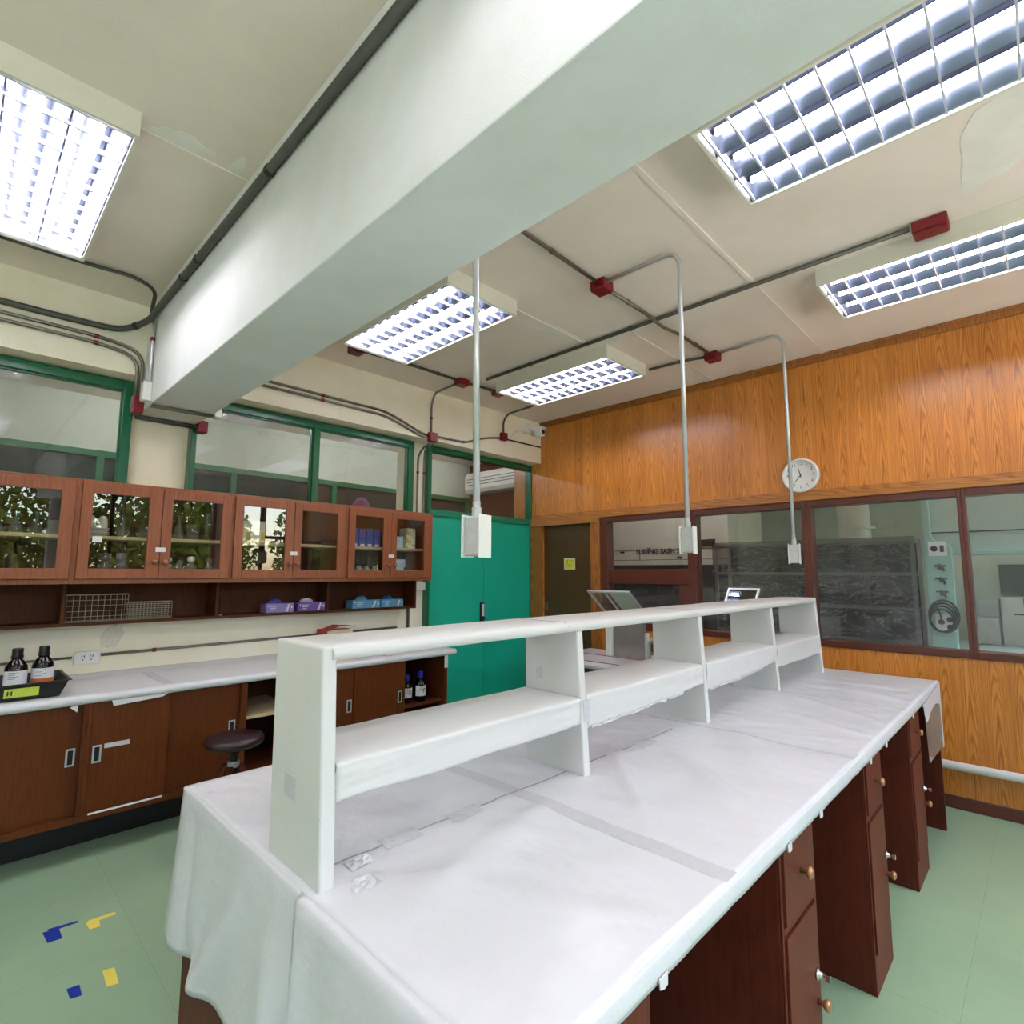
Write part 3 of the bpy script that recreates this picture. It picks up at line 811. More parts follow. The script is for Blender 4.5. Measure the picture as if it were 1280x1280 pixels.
# security camera
cam = thing('security_camera', 'white security camera with black lens in the corner by the wood wall', 'security camera', (4.43, 4.03, 3.03))
Box('mount_box', (4.36, 4.03, 3.05), (4.44, 4.08, 3.16), M['whitep'], cam, 0.006)
MB().tube(fillet([(4.42,4.05,3.10),(4.46,4.0,3.11),(4.50,3.97,3.10)], 0.03), 0.016, 10).build('bracket_arm', M['whitep'], cam, smooth=True)
b = MB().box((4.465,3.90,3.015), (4.545,4.01,3.11)); b.build('body', M['whitep'], cam, bevel=0.02, seg=3)
Box('sun_shield', (4.46,3.885,3.106), (4.55,4.01,3.116), M['whitep'], cam, 0.003)
MB().lathe((4.505,3.895,3.06), [(0.0,0.0),(0.02,0.0),(0.027,0.004),(0.03,0.012),(0.03,0.02)], 20, 'Y').build('lens', M['black'], cam, smooth=True)
tag(MB().tube(fillet([(4.075,4.06,2.955),(4.14,4.06,2.94),(4.20,4.065,3.02),(4.27,4.065,3.07),(4.36,4.06,3.06)], 0.05), 0.006, 8).build('camera_cable', M['whitep'], None, smooth=True), 'thin white cable wriggling from the red box to the security camera', 'cable')

# wall clock
ck = thing('wall_clock', 'round white wall clock on the wood wall behind the right pole', 'clock', (XW-0.02, 1.335, 2.136))
cy_, cz_ = 1.335, 2.271
MB().lathe((XW, cy_, cz_), [(0.135,0),(0.137,-0.02),(0.132,-0.036),(0.122,-0.042),(0.118,-0.034),(0.117,-0.022)], 48, 'X').build('rim', M['whitep'], ck, smooth=True)
MB().lathe((XW-0.018, cy_, cz_), [(0.0,-0.003),(0.119,-0.003),(0.119,0.0)], 48, 'X').build('dial', M['ceramic'], ck)
for k in range(1, 13):
    a = 2*PI*k/12
    text_mb(str(k), (XW-0.0225, cy_-0.094*math.sin(a), cz_+0.094*math.cos(a)), (0,-1,0), (0,0,1), 0.034, 0.0005).build('numeral', plain('grey_numeral', srgb(120, 118, 110), 0.6) if k == 1 else bpy.data.materials['grey_numeral'], ck)
def hand(name, ang, ln, wd, off):
    d = V((0,-math.sin(ang),math.cos(ang))); n = V((0,-math.cos(ang),-math.sin(ang)))
    o = V((XW-off, cy_, cz_)); P = [o-d*0.015+n*wd, o-d*0.015-n*wd, o+d*ln-n*wd*0.5, o+d*ln+n*wd*0.5]
    MB().prism([(p.y,p.z) for p in P], 'X', XW-off-0.001, XW-off+0.001).build(name, M['blackpaint'], ck)
hand('hour_hand', 2*PI*11.6/12, 0.055, 0.004, 0.026)
hand('minute_hand', 2*PI*36.5/60, 0.088, 0.003, 0.029)

# ------------------------------------------------------------------ wall cabinets
YC = 3.90
def wall_cabinet(x0, x1, doors, label):
    z0, z1 = 1.427, 2.022
    root = thing('wall_cabinet', label, 'wall cabinet', ((x0+x1)/2, YC+0.2, z0), 'glass door wall cabinets')
    m = MB(); t = 0.016
    m.box((x0, YC+0.012, z1-0.02), (x1, YL-0.002, z1)); m.box((x0, YC+0.012, z0), (x1, YL-0.002, z0+0.025))
    m.box((x0, YC+0.012, z0+0.025), (x0+t, YL-0.002, z1-0.02)); m.box((x1-t, YC+0.012, z0+0.025), (x1, YL-0.002, z1-0.02))
    m.build('carcass', M['cab'], root)
    Box('back_panel', (x0+t, YL-0.012, z0+0.025), (x1-t, YL-0.003, z1-0.02), M['cabin'], root, 0)
    f = MB(); f.frame('Y', (x0, z0), (x1, z1), YC, YC+0.012, (doors[0][0]-x0-0.001, x1-doors[-1][1]-0.001, 0.027, 0.019))
    f.build('face_frame', M['cab'], root, bevel=0.0015)
    Box('shelf', (x0+t, YC+0.09, 1.688), (x1-t, YL-0.013, 1.708), M['shelfwood'], root, 0.001)
    kx = []
    for i, (a, b, sl, sr) in enumerate(doors):
        d = MB().frame('Y', (a, 1.456), (b, 2.002), YC-0.016, YC+0.003, (sl, sr, 0.058, 0.055)).build('door', M['cab'], root, bevel=0.002)
        MB().box((a+sl-0.005, YC-0.006, 1.51), (b-sr+0.005, YC-0.003, 1.95)).build('pane', M['cabpane'], d)
        k = (b-0.026) if i == 0 else (a+0.026)
        MB().lathe((k, YC-0.016, 1.556), [(0.009,0),(0.009,-0.008),(0.017,-0.014),(0.018,-0.022),(0.012,-0.029),(0.0,-0.031)], 16, 'Y').build('knob', M['knob'], d, smooth=True)
        if i == 0:
            st = Box('door_sticker', (b-0.022, YC-0.0185, 1.618), (b+0.03, YC-0.0162, 1.645), M['label'], d, 0)
    return root
CABS = [(-0.345, 0.484, [(-0.325,0.06,0.05,0.06),(0.065,0.469,0.05,0.06)], 'glass door wall cabinet at the left picture edge'),
        (0.484, 1.309, [(0.499,0.896,0.052,0.068),(0.899,1.296,0.055,0.055)], 'glass door wall cabinet holding white cups and flasks, under the column'),
        (1.309, 2.150, [(1.323,1.728,0.055,0.06),(1.731,2.130,0.055,0.06)], 'glass door wall cabinet with white and yellow boxes and yellow lumps'),
        (2.150, 2.990, [(2.167,2.553,0.055,0.075),(2.556,2.977,0.052,0.085)], 'glass door wall cabinet at the right end by the teal door')]
for c in CABS: wall_cabinet(*c)

# open shelf box below the wall cabinets
z0 = 1.178
sb = thing('open_shelf', 'long dark brown open shelf box under the glass wall cabinets', 'shelf', (1.3, 4.2, z0))
YO = 4.10
Box('bottom_board', (-0.345, YO, z0), (2.975, YL-0.002, z0+0.02), M['cabin'], sb)
Box('back_board', (-0.345, YL-0.014, z0+0.02), (2.975, YL-0.003, 1.426), M['cabin'], sb, 0)
for x in (0.474, 1.30, 2.115, 2.955):
    Box('divider', (x, YO, z0+0.02), (x+0.02, YL-0.014, 1.426), M['cabin'], sb)
ZB = z0+0.0205

# wire racks on the open shelf
def wire_rack(x0, x1, y0, y1, z0, z1, nx, nz, label, lean=0):
    root = thing('wire_rack', label, 'wire rack', ((x0+x1)/2, (y0+y1)/2, z0))
    r = 0.0022
    m = MB()
    for y in (y0, y1):
        m.tube([(x0,y,z0+r),(x1,y,z0+r),(x1,y,z1),(x0,y,z1)], r*1.3, 6, closed=True)
    for x in (x0, x1):
        for z in (z0+r, z1): m.tube([(x,y0,z),(x,y1,z)], r*1.3, 6)
    m.build('outer_frame', M['wire'], root)
    m = MB()
    for y in ((y0,) if nz < 6 else (y0, y1)):
        for k in range(1, nx): m.tube([(x0+(x1-x0)*k/nx,y,z0+r),(x0+(x1-x0)*k/nx,y,z1)], r*0.6, 5)
        for k in range(1, nz): m.tube([(x0,y,z0+(z1-z0)*k/nz),(x1,y,z0+(z1-z0)*k/nz)], r*0.7, 5)
    m.build('mesh_wires', M['wire'], root)
wire_rack(0.500, 0.800, YO+0.012, YO+0.10, ZB, 1.358, 10, 5, 'tall wire test tube rack with square cells on the open shelf')
wire_rack(0.808, 1.042, YO+0.012, YO+0.09, ZB, 1.305, 12, 8, 'low wire rack with fine wires on the open shelf')

# glove boxes
def glove_box(x0, x1, mat, mat2, gm, label, grp):
    y0, y1, zt = YO+0.008, YO+0.125, ZB+0.066
    root = thing('glove_box', label, 'glove box', ((x0+x1)/2, (y0+y1)/2, ZB), grp)
    Box('carton', (x0,y0,ZB), (x1,y1,zt), M[mat], root, 0.002)
    p = MB().prism([(x0+(x1-x0)*0.70, ZB+0.004), (x0+(x1-x0)*0.78, ZB+0.004), (x0+(x1-x0)*0.86, zt-0.006), (x0+(x1-x0)*0.80, zt-0.006)], 'Y', y0-0.001, y0)
    p.box((x0+(x1-x0)*0.06, y0-0.001, zt-0.022), (x0+(x1-x0)*0.10, y0, zt-0.012))
    p.box((x0+(x1-x0)*0.90, y0-0.001, ZB+0.03), (x0+(x1-x0)*0.96, y0, ZB+0.045))
    for k in range(3): p.box((x0+(x1-x0)*(0.14+0.01*k), y0-0.001, zt-0.021-0.014*k), (x0+(x1-x0)*(0.40-0.04*k), y0, zt-0.016-0.014*k))
    p.build('printed_marks', M[mat2], root)
    g = MB(); cx = (x0+x1)/2-0.02
    rows = []
    for i in range(7):
        t = i/6; rr = []
        for j in range(13):
            a = 2*PI*j/12
            q = 0.052*math.sin(PI*(0.12+0.5*(1-t)))*(1+0.35*noise.noise(V((math.cos(a)*2+x0*9, math.sin(a)*2, t*3))))
            rr.append((cx+q*math.cos(a), (y0+y1)/2+0.6*q*math.sin(a), zt-0.003+0.036*t*(1+0.4*noise.noise(V((math.cos(a)*1.5, math.sin(a)*1.5+x0*5, t))))))
        rows.append(rr)
    g.grid(rows).build('pulled_glove', M[gm], root, smooth=True)
glove_box(1.645, 1.852, 'lilac', 'label', 'glove_violet', 'lilac glove box, leftmost of the four on the open shelf', 'glove boxes on the open shelf')
glove_box(1.885, 2.105, 'violet', 'label', 'tissue', 'deep violet glove box with a white tuft on top', 'glove boxes on the open shelf')
glove_box(2.345, 2.604, 'skyblue', 'label', 'skyblue', 'sky blue glove box left of the one with a blue glove sticking out', 'glove boxes on the open shelf')
glove_box(2.618, 2.842, 'skyblue', 'label', 'glove_blue', 'sky blue glove box with a blue glove sticking out, rightmost on the open shelf', 'glove boxes on the open shelf')
tag(Box('eraser', (1.33, YO+0.01, ZB), (1.352, YO+0.03, ZB+0.008), M['whitep'], None, 0.002), 'tiny white lump on the open shelf edge left of the glove boxes', 'eraser')

# ------------------------------------------------------------------ cabinet contents
ZU, ZLO = 1.7085, 1.4525
def conical(r, h): return [(r*0.9,0),(r,0.004),(r*0.98,h*0.08),(r*0.30,h*0.68),(r*0.28,h*0.95),(r*0.36,h)]
def beaker(r, h): return [(r*0.93,0),(r,0.006),(r,h*0.97),(r*1.06,h)]
def bottle(r, h): return [(r*0.93,0),(r,0.006),(r,h*0.62),(r*0.45,h*0.78),(r*0.42,h*0.86)]
def cylinder(r, h): return [(r*2,0),(r*2,0.008),(r,0.014),(r,h*0.97),(r*1.3,h)]
def roundb(r, h): return [(r*0.3,0.0)]+[(r*math.sin(a), r-r*math.cos(a)) for a in (0.4,0.8,1.2,1.6,2.0,2.4,2.75)]+[(r*0.32, h)]
def ware(name, prof, x, y, z, label, cat, mat='labware', grp='glassware in the wall cabinets', stopper=None, smooth=True):
    root = thing(name, label, cat, (x,y,z), grp)
    MB().lathe((x,y,z), prof, 20).build('body', M[mat], root, smooth=smooth)
    if stopper:
        h = prof[-1][1]
        MB().lathe((x,y,z+h), [(prof[-1][0]*0.9,0),(prof[-1][0]*1.5,0.01),(prof[-1][0]*1.3,0.03),(0,0.035)], 14).build('stopper', M[stopper], root, smooth=True)
    return root
def cbox(name, a, b, mat, label, cat='box', band=None, grp='boxes in the wall cabinets'):
    root = thing(name, label, cat, ((a[0]+b[0])/2, (a[1]+b[1])/2, a[2]), grp)
    Box('carton', a, b, M[mat], root, 0.002)
    if band:
        m = MB()
        for (u0, u1, v0, v1) in band[1]:
            m.box((a[0]+(b[0]-a[0])*u0, a[1]-0.001, a[2]+(b[2]-a[2])*v0), (a[0]+(b[0]-a[0])*u1, a[1], a[2]+(b[2]-a[2])*v1))
        m.build('printed_band', M[band[0]], root)
    return root
YW = 4.08
# left edge cabinet
for k, x in enumerate((0.16, 0.24, 0.33, 0.40)):
    ware('conical_flask' if k != 3 else 'beaker', conical(0.036, 0.13) if k != 3 else beaker(0.03, 0.08), x, YW-0.02*(k % 2), ZU, ('clear conical flask, %s on the upper shelf of the left edge cabinet' % ('first', 'second', 'third')[k]) if k < 3 else 'clear short beaker beside the divider on the upper shelf of the left edge cabinet', 'flask' if k != 3 else 'beaker')
ware('reagent_bottle', [(0.034,0),(0.036,0.01),(0.034,0.03),(0.026,0.05),(0.026,0.125),(0.02,0.14),(0.012,0.145),(0.012,0.155),(0,0.156)], 0.236, YW-0.06, ZLO, 'dark brown round topped bottle in the left edge cabinet', 'bottle', 'brownclay', None)
ware('glass_bowl', [(0.02,0),(0.04,0.01),(0.052,0.035),(0.055,0.05)], 0.335, YW-0.03, ZLO, 'glass bowl right of the dark brown bottle', 'bowl', 'labware')
ware('glass_bowl', [(0.015,0),(0.028,0.01),(0.036,0.03),(0.038,0.04)], 0.425, YW-0.04, ZLO, 'small glass bowl in the lower right corner of the left edge cabinet', 'bowl', 'labware')
# cups on plates
pl = thing('plate_stack', 'stack of white plates under the two white cups in the wall cabinet', 'plates', (0.60, YW, ZU))
for k in range(4):
    MB().lathe((0.60, YW, ZU+0.012*k), [(0.03,0),(0.05,0.003),(0.07,0.011),(0.072,0.0125)], 28).build('plate', M['ceramic'], pl, smooth=True)
for x, lb in ((0.575, 'white upside down cup, left one on the plate stack'), (0.632, 'white upside down cup, right one on the plate stack')):
    ware('cup', [(0.026,0),(0.027,0.01),(0.0255,0.04),(0.021,0.062),(0.012,0.074),(0,0.077)], x, YW, ZU+0.049, lb, 'cup', 'ceramic', 'white cups')
for k, x in enumerate((0.74, 0.845)):
    ware('round_flask', roundb(0.04, 0.15), x, YW+0.02, ZU, ('round bottom flask right of the white cups', 'round bottom flask next to the door stile right of the white cups')[k], 'flask')
for k, x in enumerate((0.655, 0.735)):
    ware('glass_jar', [(0.034,0),(0.036,0.006),(0.036,0.085),(0.024,0.095),(0.024,0.105),(0.034,0.112),(0.030,0.15),(0.0,0.16)], x, YW-0.03, ZLO, ('lidded glass jar, left of two below the white cups', 'lidded glass jar, right of two below the white cups')[k], 'jar')
tag(Box('paper_note', (0.562, YC-0.0085, 1.665), (0.607, YC-0.0063, 1.698), M['label'], None, 0), 'small white paper note on the cabinet glass below the white cups', 'note')
# second door of that cabinet
ware('conical_flask', conical(0.04, 0.16), 1.04, YW, ZU, 'tall conical flask behind the door right of the white cups', 'flask')
ware('beaker', beaker(0.04, 0.10), 1.125, YW, ZU, 'squat beaker between the tall flask and the measuring cylinder', 'beaker')
ware('measuring_cylinder', cylinder(0.012, 0.19), 1.21, YW, ZU, 'slim glass measuring cylinder on the upper shelf', 'measuring cylinder')
for k, (x, r, h) in enumerate(((0.985, 0.034, 0.12), (1.05, 0.03, 0.10), (1.115, 0.036, 0.13), (1.225, 0.034, 0.12))):
    ware('stoppered_bottle', bottle(r, h), x, YW-0.04, ZLO, 'stoppered glass bottle, %s on the lower shelf below the tall conical flask' % ('first', 'second', 'third', 'fourth')[k], 'bottle', stopper='labware' if k % 2 else 'ceramic')
# boxes cabinet
for k, x in enumerate((1.375, 1.475)):
    cbox('carton_box', (x, YW-0.07, ZU), (x+0.096, YW+0.06, ZU+0.15), 'cream_card', ('white box with yellow corner, left of two on the upper shelf', 'white box with yellow corner, right of two on the upper shelf')[k], 'box', ('yellowbox', [(0.72,0.98,0.08,0.45),(0.1,0.7,0.62,0.64),(0.1,0.6,0.36,0.38)]))
ware('white_bottle', [(0.018,0),(0.02,0.004),(0.02,0.075),(0.008,0.09),(0.008,0.10),(0,0.101)], 1.395, YW-0.08, ZLO, 'slim white bottle at the left inside the box cabinet', 'bottle', 'whitep', None)
def lump(name, x, w, h, mat, label, cat, seed):
    rows = []
    for i in range(7):
        t = i/6; rr = []
        for j in range(15):
            a = 2*PI*j/14
            q = w*(math.cos(t*PI/2)**0.6)*(1+0.25*noise.noise(V((math.cos(a)*2+seed, math.sin(a)*2, t*2))))
            rr.append((x+q*math.cos(a), YW-0.06+0.8*q*math.sin(a), ZLO+h*t))
        rows.append(rr)
    tag(MB().grid(rows).build(name, M[mat], None, smooth=True), label, cat, 'lumps in the wall cabinets')
lump('yellow_bag', 1.46, 0.036, 0.065, 'yellowbox', 'yellow paper bag, left of two in the box cabinet', 'bag', 1)
cbox('small_box', (1.505, YW-0.10, ZLO), (1.545, YW-0.06, ZLO+0.045), 'cream_card', 'small pale box between two yellow bags', 'box')
cbox('small_box', (1.552, YW-0.10, ZLO), (1.60, YW-0.06, ZLO+0.028), 'cream_card', 'flat pale box left of the right yellow bag', 'box')
lump('yellow_bag', 1.632, 0.042, 0.07, 'yellowbox', 'yellow paper bag, right of two behind the left door of the box cabinet', 'bag', 3)
lump('yellow_bag', 1.835, 0.046, 0.075, 'yellowbox', 'crumpled yellow bag alone behind the right door of the box cabinet', 'bag', 5)
# right cabinet
for k in range(4):
    cbox('blue_packet', (2.26+0.068*k, YW-0.07, ZU), (2.322+0.068*k, YW+0.05, ZU+0.15-0.006*(k % 2)), 'navy', 'blue wrapped packet, %s in the row on the upper shelf' % ('first', 'second', 'third', 'last')[k], 'packet', ('label', [(0.2,0.8,0.02,0.14)]), 'blue packets')
for k, (x, y) in enumerate(((2.26,-0.06),(2.335,-0.07),(2.41,-0.06),(2.48,-0.07),(2.30,0.03),(2.38,0.03),(2.45,0.03))):
    ware('plastic_bottle', bottle(0.035, 0.115), x, YW+y, ZLO, 'clear plastic bottle crowded with others below the blue packets', 'bottle', 'labware', 'clear bottles below the blue packets')
cbox('carton_box', (2.66, YW-0.07, ZU), (2.755, YW+0.03, ZU+0.10), 'paleblue', 'pale box with lid left of the stacked yellow boxes', 'box')
for k in range(5):
    cbox('yellow_white_box', (2.79, YW-0.07, ZU+0.0355*k), (2.885, YW+0.04, ZU+0.0355*k+0.035), 'cream_card', 'yellow and white box, %s of a stack of five' % ('bottom', 'second from bottom', 'middle', 'second from top', 'topmost')[k], 'box', ('yellowbox', [(0.0,0.45,0.3,1.0)] if k % 2 else [(0.0,0.2,0.0,0.7),(0.7,1.0,0.4,1.0)]), 'stack of yellow and white boxes')
lump('teal_bag', 2.70, 0.075, 0.085, 'tealbag', 'teal plastic bag on the lower shelf of the right end cabinet', 'bag', 8)
cbox('pale_packet', (2.655, YW-0.02, ZLO+0.09), (2.82, YW+0.08, ZLO+0.16), 'paleblue', 'pale blue packet behind the teal bag', 'packet', ('label', [(0.1,0.9,0.5,0.9)]))
cbox('small_box', (2.80, YW-0.11, ZLO), (2.89, YW-0.03, ZLO+0.065), 'cream_card', 'pale box right of the teal bag', 'box', ('tealbag', [(0.4,0.9,0.2,0.7)]))
tag(Box('support_block', (2.66, YW+0.002, ZLO), (2.82, YW+0.08, ZLO+0.0895), M['whitep'], None, 0.002), 'white box under the pale blue packet', 'box')

# ------------------------------------------------------------------ base cabinets and counter on the left
YB = 3.70
def base_cabinet(x0, x1, panels, label):
    root = thing('base_cabinet', label, 'base cabinet', ((x0+x1)/2, 4.0, 0), 'base cabinets along the left wall')
    zb, zt = 0.205, 0.80
    Box('plinth', (x0, 3.95, 0), (x1, YL-0.004, zb), M['kick'], root, 0)
    m = MB(); t = 0.02
    m.box((x0, YB+0.004, zb), (x1, YL-0.004, zb+0.03)); m.box((x0, YB+0.004, zb+0.03), (x0+t, YL-0.004, zt)); m.box((x1-t, YB+0.004, zb+0.03), (x1, YL-0.004, zt))
    m.box((x0+t, YL-0.02, zb+0.03), (x1-t, YL-0.004, zt))
    m.build('carcass', M['cabin'], root)
    f = MB(); f.box((x0, YB-0.006, zb-0.005), (x1, YB+0.004, zb+0.028)); f.box((x0, YB-0.006, zb+0.028), (x0+0.018, YB+0.004, zt)); f.box((x1-0.018, YB-0.006, zb+0.028), (x1, YB+0.004, zt))
    f.build('face_frame', M['base'], root, bevel=0.002)
    for i, (a, b, kind, hx) in enumerate(panels):
        if kind == 'open': continue
        dy = 0.006+0.022*(i % 2)
        d = Box('sliding_door', (a, YB+dy, zb+0.03), (b, YB+dy+0.018, zt-0.002), M['base'], root, 0.001)
        if hx:
            zc = 0.53
            fr = MB().frame('Y', (hx-0.02, zc-0.045), (hx+0.02, zc+0.045), YB+dy-0.004, YB+dy, 0.009).build('recessed_pull', M['steel'], d, bevel=0.001)
            MB().box((hx-0.011, YB+dy-0.002, zc-0.036), (hx+0.011, YB+dy-0.0005, zc+0.036)).build('pull_well', M['black'], d)
    return root
base_cabinet(-0.75, 0.582, [(-0.73,-0.08,'door',None),(-0.10,0.563,'door',0.525)], 'base cabinet at the left picture edge below the black tray')
u2 = base_cabinet(0.582, 1.375, [(0.60,0.965,'door',0.634),(0.945,1.356,'door',1.32)], 'base cabinet left of the stool with a white strip along its foot')
base_cabinet(1.375, 2.165, [(1.75,2.146,'door',2.115)], 'base cabinet behind the stool with its left bay open')
base_cabinet(2.165, 3.02, [(2.185,2.60,'door',2.553)], 'base cabinet at the right end with bottles in its open bay')
Box('foot_strip', (0.615, YB-0.009, 0.228), (0.95, YB-0.0065, 0.238), M['label'], u2, 0)
Box('adhesive_strip', (0.665, YB+0.004, 0.552), (0.78, YB+0.0055, 0.576), M['tape'], u2, 0)
b3 = [o for o in COL.objects if o.get('label', '').startswith('base cabinet behind the stool')][0]
Box('inner_shelf', (1.396, YB+0.03, 0.56), (1.748, YL-0.022, 0.58), M['shelfwood'], b3)
b4 = [o for o in COL.objects if o.get('label', '').startswith('base cabinet at the right end')][0]
Box('inner_shelf', (2.603, YB+0.03, 0.42), (2.998, YL-0.022, 0.438), M['cabin'], b4)
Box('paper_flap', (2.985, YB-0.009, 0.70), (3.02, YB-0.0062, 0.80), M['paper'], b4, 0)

ctp = thing('counter_worktop', 'white paper covered counter top along the left wall', 'worktop', (1.2, 4.0, 0.80))
Box('slab', (-0.75, 3.715, 0.802), (3.10, YL-0.003, 0.84), M['ped'], ctp)
prof = [(YL-0.001, 0.872), (YL-0.012, 0.868), (YL-0.03, 0.852), (YL-0.06, 0.8465)]
for k in range(11):
    a = PI*k/10
    prof.append((3.708-0.024*math.sin(a), 0.8225+0.024*math.cos(a)))
prof += [(3.76, 0.7988)]
rows = []
nx = 150
for (y, z) in prof:
    r = []
    for i in range(nx+1):
        x = -0.75+3.86*i/nx
        dz = 0.0016*noise.noise(V((x*7, y*9, 0)))
        r.append((x, y+0.002*noise.noise(V((x*5, z*30, 3))), z+dz))
    rows.append(r)
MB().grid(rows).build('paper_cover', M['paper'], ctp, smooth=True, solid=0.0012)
mr = MB().box((3.098, 3.70, 0.80), (3.112, YL-0.05, 0.846)); mr.build('paper_end_fold', M['paper'], ctp, bevel=0.004)
Box('tape_strip', (0.93, 3.72, 0.8475), (0.985, YL-0.07, 0.8489), M['tape'], ctp, 0)
Box('tape_strip', (2.20, 3.72, 0.8475), (2.25, YL-0.07, 0.8489), M['tape'], ctp, 0)
fl = MB().prism([(0.68,0.802),(0.95,0.802),(0.92,0.786),(0.80,0.778),(0.69,0.772)], 'Y', YB-0.012, YB-0.010); fl.build('torn_paper', M['paper'], ctp)
fl = MB().prism([(0.50,0.795),(0.535,0.80),(0.533,0.765)], 'Y', YB-0.012, YB-0.010); fl.build('torn_paper', M['paper'], ctp)
ZT = 0.849

# black tray with amber bottles
tr = thing('plastic_tray', 'black plastic tray holding brown bottles at the left picture edge', 'tray', (0.15, 3.9, ZT))
def tray_ring(e, z): return [(-0.22-e, 3.755-e, z), (0.462+e, 3.755-e, z), (0.462+e, 4.07+e, z), (-0.22-e, 4.07+e, z)]
m = MB()
loops = [tray_ring(0,ZT+0.001), tray_ring(0.03,ZT+0.080), tray_ring(0.042,ZT+0.082), tray_ring(0.042,ZT+0.087), tray_ring(0.028,ZT+0.087), tray_ring(-0.003,ZT+0.006)]
vs = [[m.bm.verts.new(p) for p in l] for l in loops]
for A, B in zip(vs, vs[1:]):
    for k in range(4): m.bm.faces.new((A[k], A[(k+1) % 4], B[(k+1) % 4], B[k]))
m.bm.faces.new(vs[0][::-1]); m.bm.faces.new(vs[-1])
m.build('tub', M['black'], tr, bevel=0.004)
lb = MB().prism([(0.243,3.734),(0.376,3.734),(0.376,3.732),(0.243,3.732)], 'Z', 0, 0.046)
lb.bm.transform(Matrix.Translation(V((0,0.0,ZT+0.020))))
def lean(mb):
    for v in mb.bm.verts: v.co.y = v.co.y - 3.7345 + 3.755 - 0.03*(v.co.z-ZT-0.001)/0.079 - 0.0005
    return mb
lean(lb).build('lime_label', M['sticker'], tr)
tx = text_mb('H', (0.264, 3.7312, ZT+0.042), (1,0,0), (0,0,1), 0.03, 0.0004, 'CENTER', 0.0012); lean(tx).build('lettering', M['blackpaint'], tr)
def amber_bottle(x, y, z, label, grp, orange=False, cap='black', s=1.0):
    root = thing('reagent_bottle', label, 'bottle', (x,y,z), grp)
    P = [(0.044,0),(0.048,0.006),(0.048,0.13),(0.045,0.148),(0.034,0.17),(0.023,0.182),(0.021,0.192)]
    MB().lathe((x,y,z), [(r*s,h*s) for r,h in P], 28).build('glass_body', M['amber'], root, smooth=True)
    MB().lathe((x,y,z+0.19*s), [(0.026*s,0),(0.026*s,0.012*s),(0.0235*s,0.014*s),(0.0235*s,0.046*s),(0.021*s,0.05*s),(0,0.05*s)], 20).build('cap', M[cap], root)
    def arc(h0, h1, a0, a1, rr):
        rows = []
        for h in (h0, h1):
            rows.append([(x+rr*math.cos(a0+(a1-a0)*k/12), y+rr*math.sin(a0+(a1-a0)*k/12), z+h) for k in range(13)])
        return MB().grid(rows)
    arc(0.045*s, 0.128*s, -PI*0.95, -PI*0.12, 0.0486*s).build('label', M['label'], root, solid=0.0004)
    if orange: arc(0.045*s, 0.075*s, -PI*0.90, -PI*0.16, 0.0492*s).build('label_band', M['labelorange'], root, solid=0.0004)
    m = MB()
    for k, h in enumerate((0.118,0.108,0.098,0.088)):
        rows = [[(x+0.0492*s*math.cos(-PI*0.72+0.9*j/6), y+0.0492*s*math.sin(-PI*0.72+0.9*j/6), z+(h+dz)*s) for j in range(7-k % 2*2)] for dz in (0,0.003)]
        m.grid(rows)
    m.build('label_print', bpy.data.materials.get('grey_numeral'), root, solid=0.0003)
    return root
BZ = ZT+0.007
amber_bottle(0.172, 3.905, BZ, 'brown reagent bottle cut by the left picture edge', 'brown bottles in the black tray')
amber_bottle(0.292, 3.90, BZ, 'brown reagent bottle with white label, middle in the black tray', 'brown bottles in the black tray')
amber_bottle(0.402, 3.925, BZ, 'brown reagent bottle with orange label band, right in the black tray', 'brown bottles in the black tray', True)
for x, y, s, lbl in ((2.71, 3.84, 0.92, 'blue capped bottle, left of two in the open base cabinet bay'), (2.83, 3.82, 1.0, 'blue capped bottle, right of two in the open base cabinet bay')):
    rb = amber_bottle(x, y, 0.4385, lbl, 'blue capped bottles', cap='bluecap', s=s)
    text_mb('F', (x+0.004, y-0.0500*s, 0.4385+0.085*s), (1,0,0), (0,0,1), 0.05, 0.0004).build('letter', M['blackpaint'], rb)

# wall socket and thin conduit above the counter
so = thing('wall_outlet', 'white double wall outlet above the counter', 'wall outlet', (0.642, 4.285, 0.93))
Box('plate', (0.578, 4.272, 0.93), (0.706, YL-0.001, 1.008), M['whitep'], so, 0.003)
m = MB()
for cx in (0.622, 0.664):
    m.box((cx-0.008, 4.2705, 0.972), (cx-0.004, 4.2725, 0.986)); m.box((cx+0.004, 4.2705, 0.972), (cx+0.008, 4.2725, 0.986)); m.box((cx-0.003, 4.2705, 0.955), (cx+0.003, 4.2725, 0.962))
m.build('slots', M['black'], so)
tag(MB().tube([(0.15,4.29,0.972),(0.57,4.29,0.975)], 0.0075, 8).build('conduit_pipe', M['conduit'], None, smooth=True), 'thin grey conduit between brown bottles and wall outlet', 'pipe', 'conduit pipes')
o = conduit([(0.715,4.29,0.978),(1.6,4.29,0.988),(2.9,4.29,1.0)], 0.0095, 'thin grey conduit along the wall right of the outlet', 'conduit', clips=[(1.0,4.29,0.98)])

